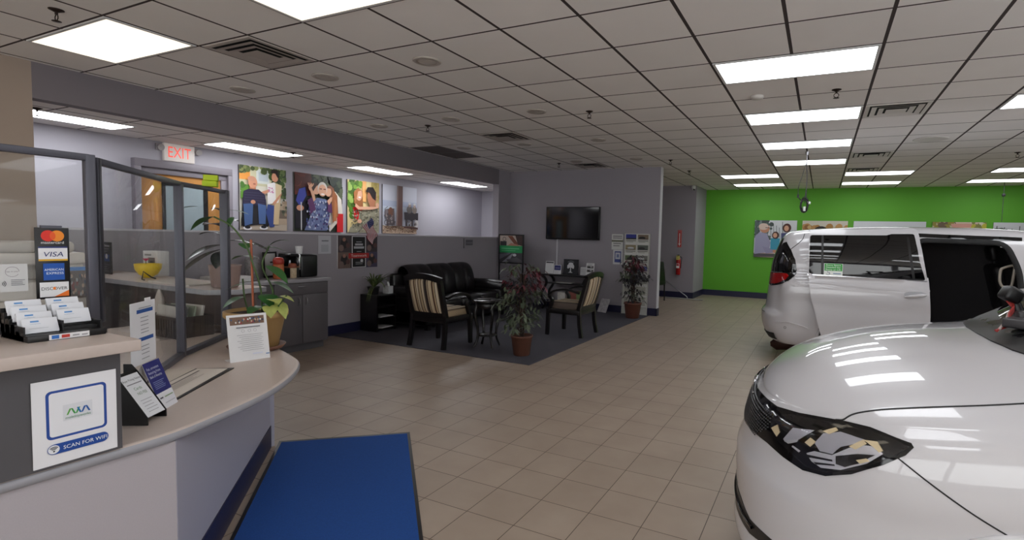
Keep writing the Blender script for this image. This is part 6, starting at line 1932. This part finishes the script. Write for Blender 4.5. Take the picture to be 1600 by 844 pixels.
canvas((-8.108, 7.90, 1.52), (0, 1, 0), .98, 1.0, a, 'canvas of a tree trunk and a couple on a bench, last in the alcove', 'canvases in the alcove')

# green wall pictures
GW = 14.968
a = Art(1.06, 1.0, (214, 216, 220)); foliage(a, 0, .5, .42, 1, [(84, 98, 96), (120, 134, 130), (70, 80, 76)], 40, .05, 20)
for k in range(9): a.line([(.12 + .07 * k, .5 + .04 * (k % 3)), (.10 + .07 * k, .96 - .05 * (k % 4))], .012, (78, 90, 88))
a.rect(.0, .0, .5, .12, (190, 160, 150)); a.poly([(.0, .1), (.62, .1), (.60, .02), (.0, .0)], (84, 80, 84)); a.poly([(.55, .2), (1, .2), (1, 0), (.6, 0)], (96, 70, 60))
a.poly([(.02, .56), (.12, .68), (.30, .64), (.40, .40), (.36, .14), (.02, .08)], (158, 156, 184)); a.poly([(.2, .3), (.5, .22), (.54, .14), (.3, .1)], (150, 146, 176)); a.ell(.52, .17, .06, .05, SK); a.ell(.245, .78, .12, .12, SK); a.ell(.215, .83, .12, .09, (214, 190, 176)); a.rect(.26, .79, .36, .81, (110, 90, 86))
a.poly([(.40, .52), (.62, .52), (.60, .2), (.40, .22)], (60, 150, 176)); a.ell(.51, .60, .085, .10, (70, 42, 34)); a.ell(.50, .60, .05, .065, SK2); a.poly([(.64, .66), (.90, .68), (.94, .3), (.66, .3)], (70, 72, 118)); a.ell(.77, .80, .10, .12, (84, 46, 40)); a.ell(.76, .79, .055, .075, SK2); a.poly([(.66, .44), (.88, .46), (.86, .2), (.66, .22)], (212, 106, 96)); a.ell(.77, .52, .08, .085, (110, 60, 46)); a.ell(.77, .52, .05, .06, SK2)
canvas((-1.68, GW, 1.14), (1, 0, 0), 1.06, 1.0, a, 'canvas of a grandfather with three children, leftmost on the green wall', 'canvases on the green wall')
a = Art(1.06, 1.0, (206, 200, 176)); a.rect(0, .86, 1, 1, (212, 206, 190)); foliage(a, 0, .66, 1, .86, [(176, 130, 70), (196, 150, 90), (150, 104, 60), (208, 176, 120)], 50, .06, 22); a.rect(0, 0, 1, .66, (170, 150, 96)); a.ell(.42, .74, .15, .12, (36, 26, 26)); a.ell(.42, .6, .1, .14, SK3)
canvas((-.49, GW, 1.14), (1, 0, 0), 1.06, 1.0, a, 'canvas with autumn trees just above the van roof, second on the green wall', 'canvases on the green wall')
a = Art(1.54, 1.0, (216, 218, 222)); a.rect(.1, .1, .9, .4, (150, 150, 156)); a.rect(.3, .45, .7, .6, (96, 150, 70))
canvas((.70, GW, 1.14), (1, 0, 0), 1.54, 1.0, a, 'wide blank white canvas in the middle of the green wall', 'canvases on the green wall')
a = Art(1.04, 1.0, (214, 190, 170)); foliage(a, 0, .78, .38, 1, [(150, 140, 60), (110, 90, 70), (200, 190, 160)], 30, .05, 24); foliage(a, .72, .78, 1, 1, [(190, 180, 60), (130, 130, 70), (220, 210, 190)], 26, .05, 25); a.poly([(.34, .96), (.74, .96), (.7, .82), (.4, .82)], (214, 156, 140)); foliage(a, .3, .5, .8, .8, [(150, 110, 90), (180, 150, 130)], 30, .05, 26)
canvas((2.37, GW, 1.14), (1, 0, 0), 1.04, 1.0, a, 'canvas with blossom branches, fourth on the green wall', 'canvases on the green wall')
a = Art(1.06, 1.0, (214, 216, 220)); foliage(a, 0, .5, 1, .82, [(76, 80, 76), (110, 114, 108), (60, 62, 60)], 70, .05, 27); a.rect(0, 0, 1, .5, (110, 104, 100))
for k in range(8): a.line([(.05 + .13 * k, .7), (.06 + .13 * k, .92 - .03 * (k % 3))], .015, (84, 88, 84))
canvas((3.54, GW, 1.14), (1, 0, 0), 1.06, 1.0, a, 'canvas with dark pine trees, cut by the right edge on the green wall', 'canvases on the green wall')

# ------------------------------------------------------------------ hallway things
e = empty('fire_extinguisher', (-3.42, 13.64, .62), 0, 'red fire extinguisher hanging on the grey pillar wall', 'fire extinguisher')
m_fred = M('extinguisher_red', (176, 24, 28), .3)
MB().lathe([(.05, 0), (.06, .01), (.06, .38), (.05, .42), (.025, .45), (.02, .47), (.0, .47)], n=24).build('cylinder', m_fred, e)
mb = MB(); mb.box((-.02, -.03, .46), (.02, .03, .52)); mb.box((-.012, -.09, .52), (.012, .03, .535)); mb.box((-.012, -.09, .49), (.012, -.02, .50)); mb.build('valve', m_black, e)
mb = MB(); mb.tube(catmull([(.02, 0, .48), (.08, 0, .46), (.075, -.01, .3), (.07, -.02, .18)], 6), .01, 8); mb.build('hose', m_black, e)
a = Art(.09, .11, (226, 214, 120)); a.lines(.15, .85, .2, .8, 4, (120, 110, 60), .006); a.build('tag', e, frame_mat((-.045, -.066, .40), (1, 0, 0), (0, 0, 1)))
a = Art(.085, .12, (226, 226, 226)); a.rect(.1, .5, .9, .9, (180, 40, 40)); a.build('label', e, frame_mat((-.042, -.0625, .18), (1, 0, 0), (0, 0, 1)))
MB().box((-.02, .03, .1), (.02, .06, .45)).build('bracket', m_black, e)
e = empty('extinguisher_sign', (-3.43, 13.715, 1.35), 0, 'narrow red sign with a white arrow above the fire extinguisher', 'sign')
MB().box((-.055, -.003, 0), (.055, 0, .46)).build('plate', m_fred, e)
a = Art(.11, .46, (190, 30, 32)); a.rect(.08, .02, .92, .98, (222, 214, 210)); a.rect(.12, .03, .88, .97, (190, 34, 34)); a.text(.5, .88, .022, 'FIRE', (235, 225, 220), maxw=.6); a.rect(.38, .2, .62, .82, (232, 224, 220)); a.poly([(.2, .22), (.8, .22), (.5, .06)], (232, 224, 220))
a.build('arrow_print', e, frame_mat((-.055, -.0036, 0), (1, 0, 0), (0, 0, 1)))
e = empty('security_camera', (-3.10, 13.66, 2.83), 0, 'small white security camera at the top of the grey pillar', 'camera')
MB().lathe([(.05, .12), (.055, .10), (.045, .06), (.03, .03), (.0, .02)], n=20).build('dome', m_white, e)
mb = MB(); mb.cyl((0, 0, .05), (.03, -.06, .03), .022, .02, 12); mb.build('lens', m_black, e)
MB().box((-.03, .0, .08), (.03, .055, .15)).build('bracket', m_white, e)
# black stroller-like chair back behind the partition end
e = empty('folding_chair', (-3.62, 12.6, 0), -.3, 'black high backed chair peeking out behind the end of the television wall', 'chair')
mb = MB(); mb.smooth = True
mb.xf = Matrix.Translation((.0, 0, .45)) @ Matrix.Rotation(radians(-8), 4, 'Y')
mb.box((-.05, -.24, 0), (.05, .24, .55), .05); mb.box((-.035, -.13, .58), (.035, .13, .76), .03); mb.xf = None
mb.build('backrest', m_black, e)
MB().box((-.45, -.24, .40), (.04, .24, .50), .03).build('seat', m_black, e)
for sx, sy in ((-.38, -.2), (-.38, .2), (.02, -.2), (.02, .2)): mb = MB(); mb.cyl((sx, sy, .42), (sx * 1.1, sy * 1.1, 0), .018, .015, 10); mb.build('leg', m_black, e)
e = empty('dust_mop', (-3.2, 13.45, 0), 0, 'long grey dust mop lying on the floor by the pillar', 'mop')
mb = MB(); mb.box((-.50, -.06, .0), (.50, .06, .025), .01); mb.build('mop_head', M('mop_grey', (150, 148, 142), .9, noise=(40, .3)), e)
mb = MB(); mb.tube([(.1, 0, .03), (.08, .02, .07), (-.62, .15, .50)], .012, 8); mb.build('handle', m_steel, e)

# hanging cable reel from the ceiling
e = empty('hanging_cable', (-.28, 9.0, H), 0, 'bundle of black cable hanging from the ceiling in front of the green wall', 'cable')
mb = MB(); mb.cyl((0, 0, 0), (0, 0, -.05), .03, .025, 14); mb.cyl((0, 0, -.05), (0, 0, -.2), .008, n=8); mb.build('ceiling_mount', m_steel, e)
mb = MB()
mb.tube(catmull([(0, 0, -.2), (.015, 0, -.45), (.0, 0, -.8)], 6), .007, 7); mb.tube(catmull([(0, 0, -.15), (-.05, 0, -.35), (-.1, 0, -.55), (-.1, 0, -.72)], 6), .005, 6)
mb.tube(catmull([(0, 0, -.12), (.012, .01, -.4), (.02, 0, -.78)], 6), .005, 6); mb.build('drop_cord', m_trim, e)
mb = MB(); rnd = random.Random(31)
for k in range(7):
    c = Vector((.01 * rnd.uniform(-1, 1), .02 * rnd.uniform(-1, 1), -.84 + .05 * rnd.uniform(-1, 1))); t = rnd.uniform(-.5, .5)
    mb.tube([c + Vector(((.045 + .02 * rnd.random()) * cos(q) * cos(t), .045 * sin(t) * cos(q), .10 * sin(q))) for q in [i * pi / 8 for i in range(16)]], .008, 6, closed=True)
mb.tube(catmull([(-.02, 0, -.78), (-.09, 0, -.72), (-.1, 0, -.66)], 5), .008, 6); mb.box((-.115, -.01, -.72), (-.085, .01, -.67)); mb.build('cable_coil', m_black, e)
mb = MB(); mb.box((.03, -.02, -.82), (.085, .02, -.78), .006); mb.cyl((-.0, -.03, -.86), (.0, -.03, -.93), .02, n=12); mb.build('plug', m_white, e)
e = empty('pull_cord', (3.52, 14.3, H), 0, 'thin dark pull cord with a small box hanging at the right of the green wall', 'cable')
mb = MB(); mb.cyl((0, 0, 0), (0, 0, -.85), .006, n=6); mb.build('cord', m_trim, e)
MB().box((-.03, -.02, -.30), (.03, .02, -.24), .004).build('cord_box', m_black, e)

# blue entrance mat
e = empty('entrance_mat', (-2.65, 2.2, 0), 0, 'blue floor mat with a dark rubber border in front of the reception desk', 'mat')
MX = Matrix.Translation((2.65, -2.2, 0))
q = [Vector(p) for p in ((-2.80, 3.01), (-3.485, 2.42), (-2.20, 1.16), (-1.515, 1.75))]
c = sum(q, Vector((0, 0))) / 4
mb = MB(); mb.prism([tuple(p) for p in q], 0, .006); mb.build('rubber_border', m_black, e).matrix_local = MX
q2 = [c + (p - c) * (1 - .045 * (1.0)) for p in q]
mb = MB(); mb.prism([tuple(p) for p in q2], .006, .012, .002); mb.build('carpet_pile', M('blue_carpet', (14, 66, 136), .95, noise=(120, .25)), e).matrix_local = MX

# things on the foreground van's windscreen base
e = empty('wiring_tool', (.765, 2.95, 1.18), 0, 'black device with red wires lying on the windscreen base of the near van', 'device')
mb = MB(); mb.xf = Matrix.Translation((.02, 0, .15)) @ Matrix.Rotation(.25, 4, 'Z') @ Matrix.Rotation(.5, 4, 'Y'); mb.box((-.04, -.035, -.03), (.03, .04, .035), .014); mb.xf = None
mb.tube([(.03, 0, .12), (.06, .0, .05), (.05, -.02, .0)], .022, 10); mb.build('black_head', m_black, e)
mb = MB(); mb.cyl((.05, .0, .155), (.22, .03, .185), .028, .028, 18); mb.build('grey_cylinder', M('grey_plastic', (150, 146, 146), .4), e)
mb = MB(); mb.cyl((.20, .03, .182), (.27, .04, .192), .034, .034, 18); mb.build('end_cap', m_black, e)
m_wire = M('red_wire', (150, 40, 36), .5)
mb = MB()
for k in range(3): mb.tube(catmull([(.0 + .006 * k, 0, .13), (.02, -.03, .09 + .008 * k), (-.01, -.09, .06 + .008 * k), (-.05 + .01 * k, -.17, .035), (-.09, -.26 + .01 * k, .018)], 6), .0045, 6)
mb.build('red_wires', m_wire, e)
mb = MB(); mb.tube(catmull([(-.0, -.05, .08), (-.03, -.13, .05), (-.08, -.24, .02)], 6), .006, 6); mb.build('white_cord', M('pale_cord', (176, 160, 156), .6), e)
mb = MB(); mb.xf = Matrix.Translation((.02, -.2, .05)) @ Matrix.Rotation(-.5, 4, 'Z'); mb.box((-.07, -.05, -.02), (.08, .05, .02), .008); mb.xf = None; mb.box((.02, -.10, .0), (.06, -.04, .09), .01)
mb.build('grey_module', M('charcoal_plastic', (58, 56, 58), .4), e)
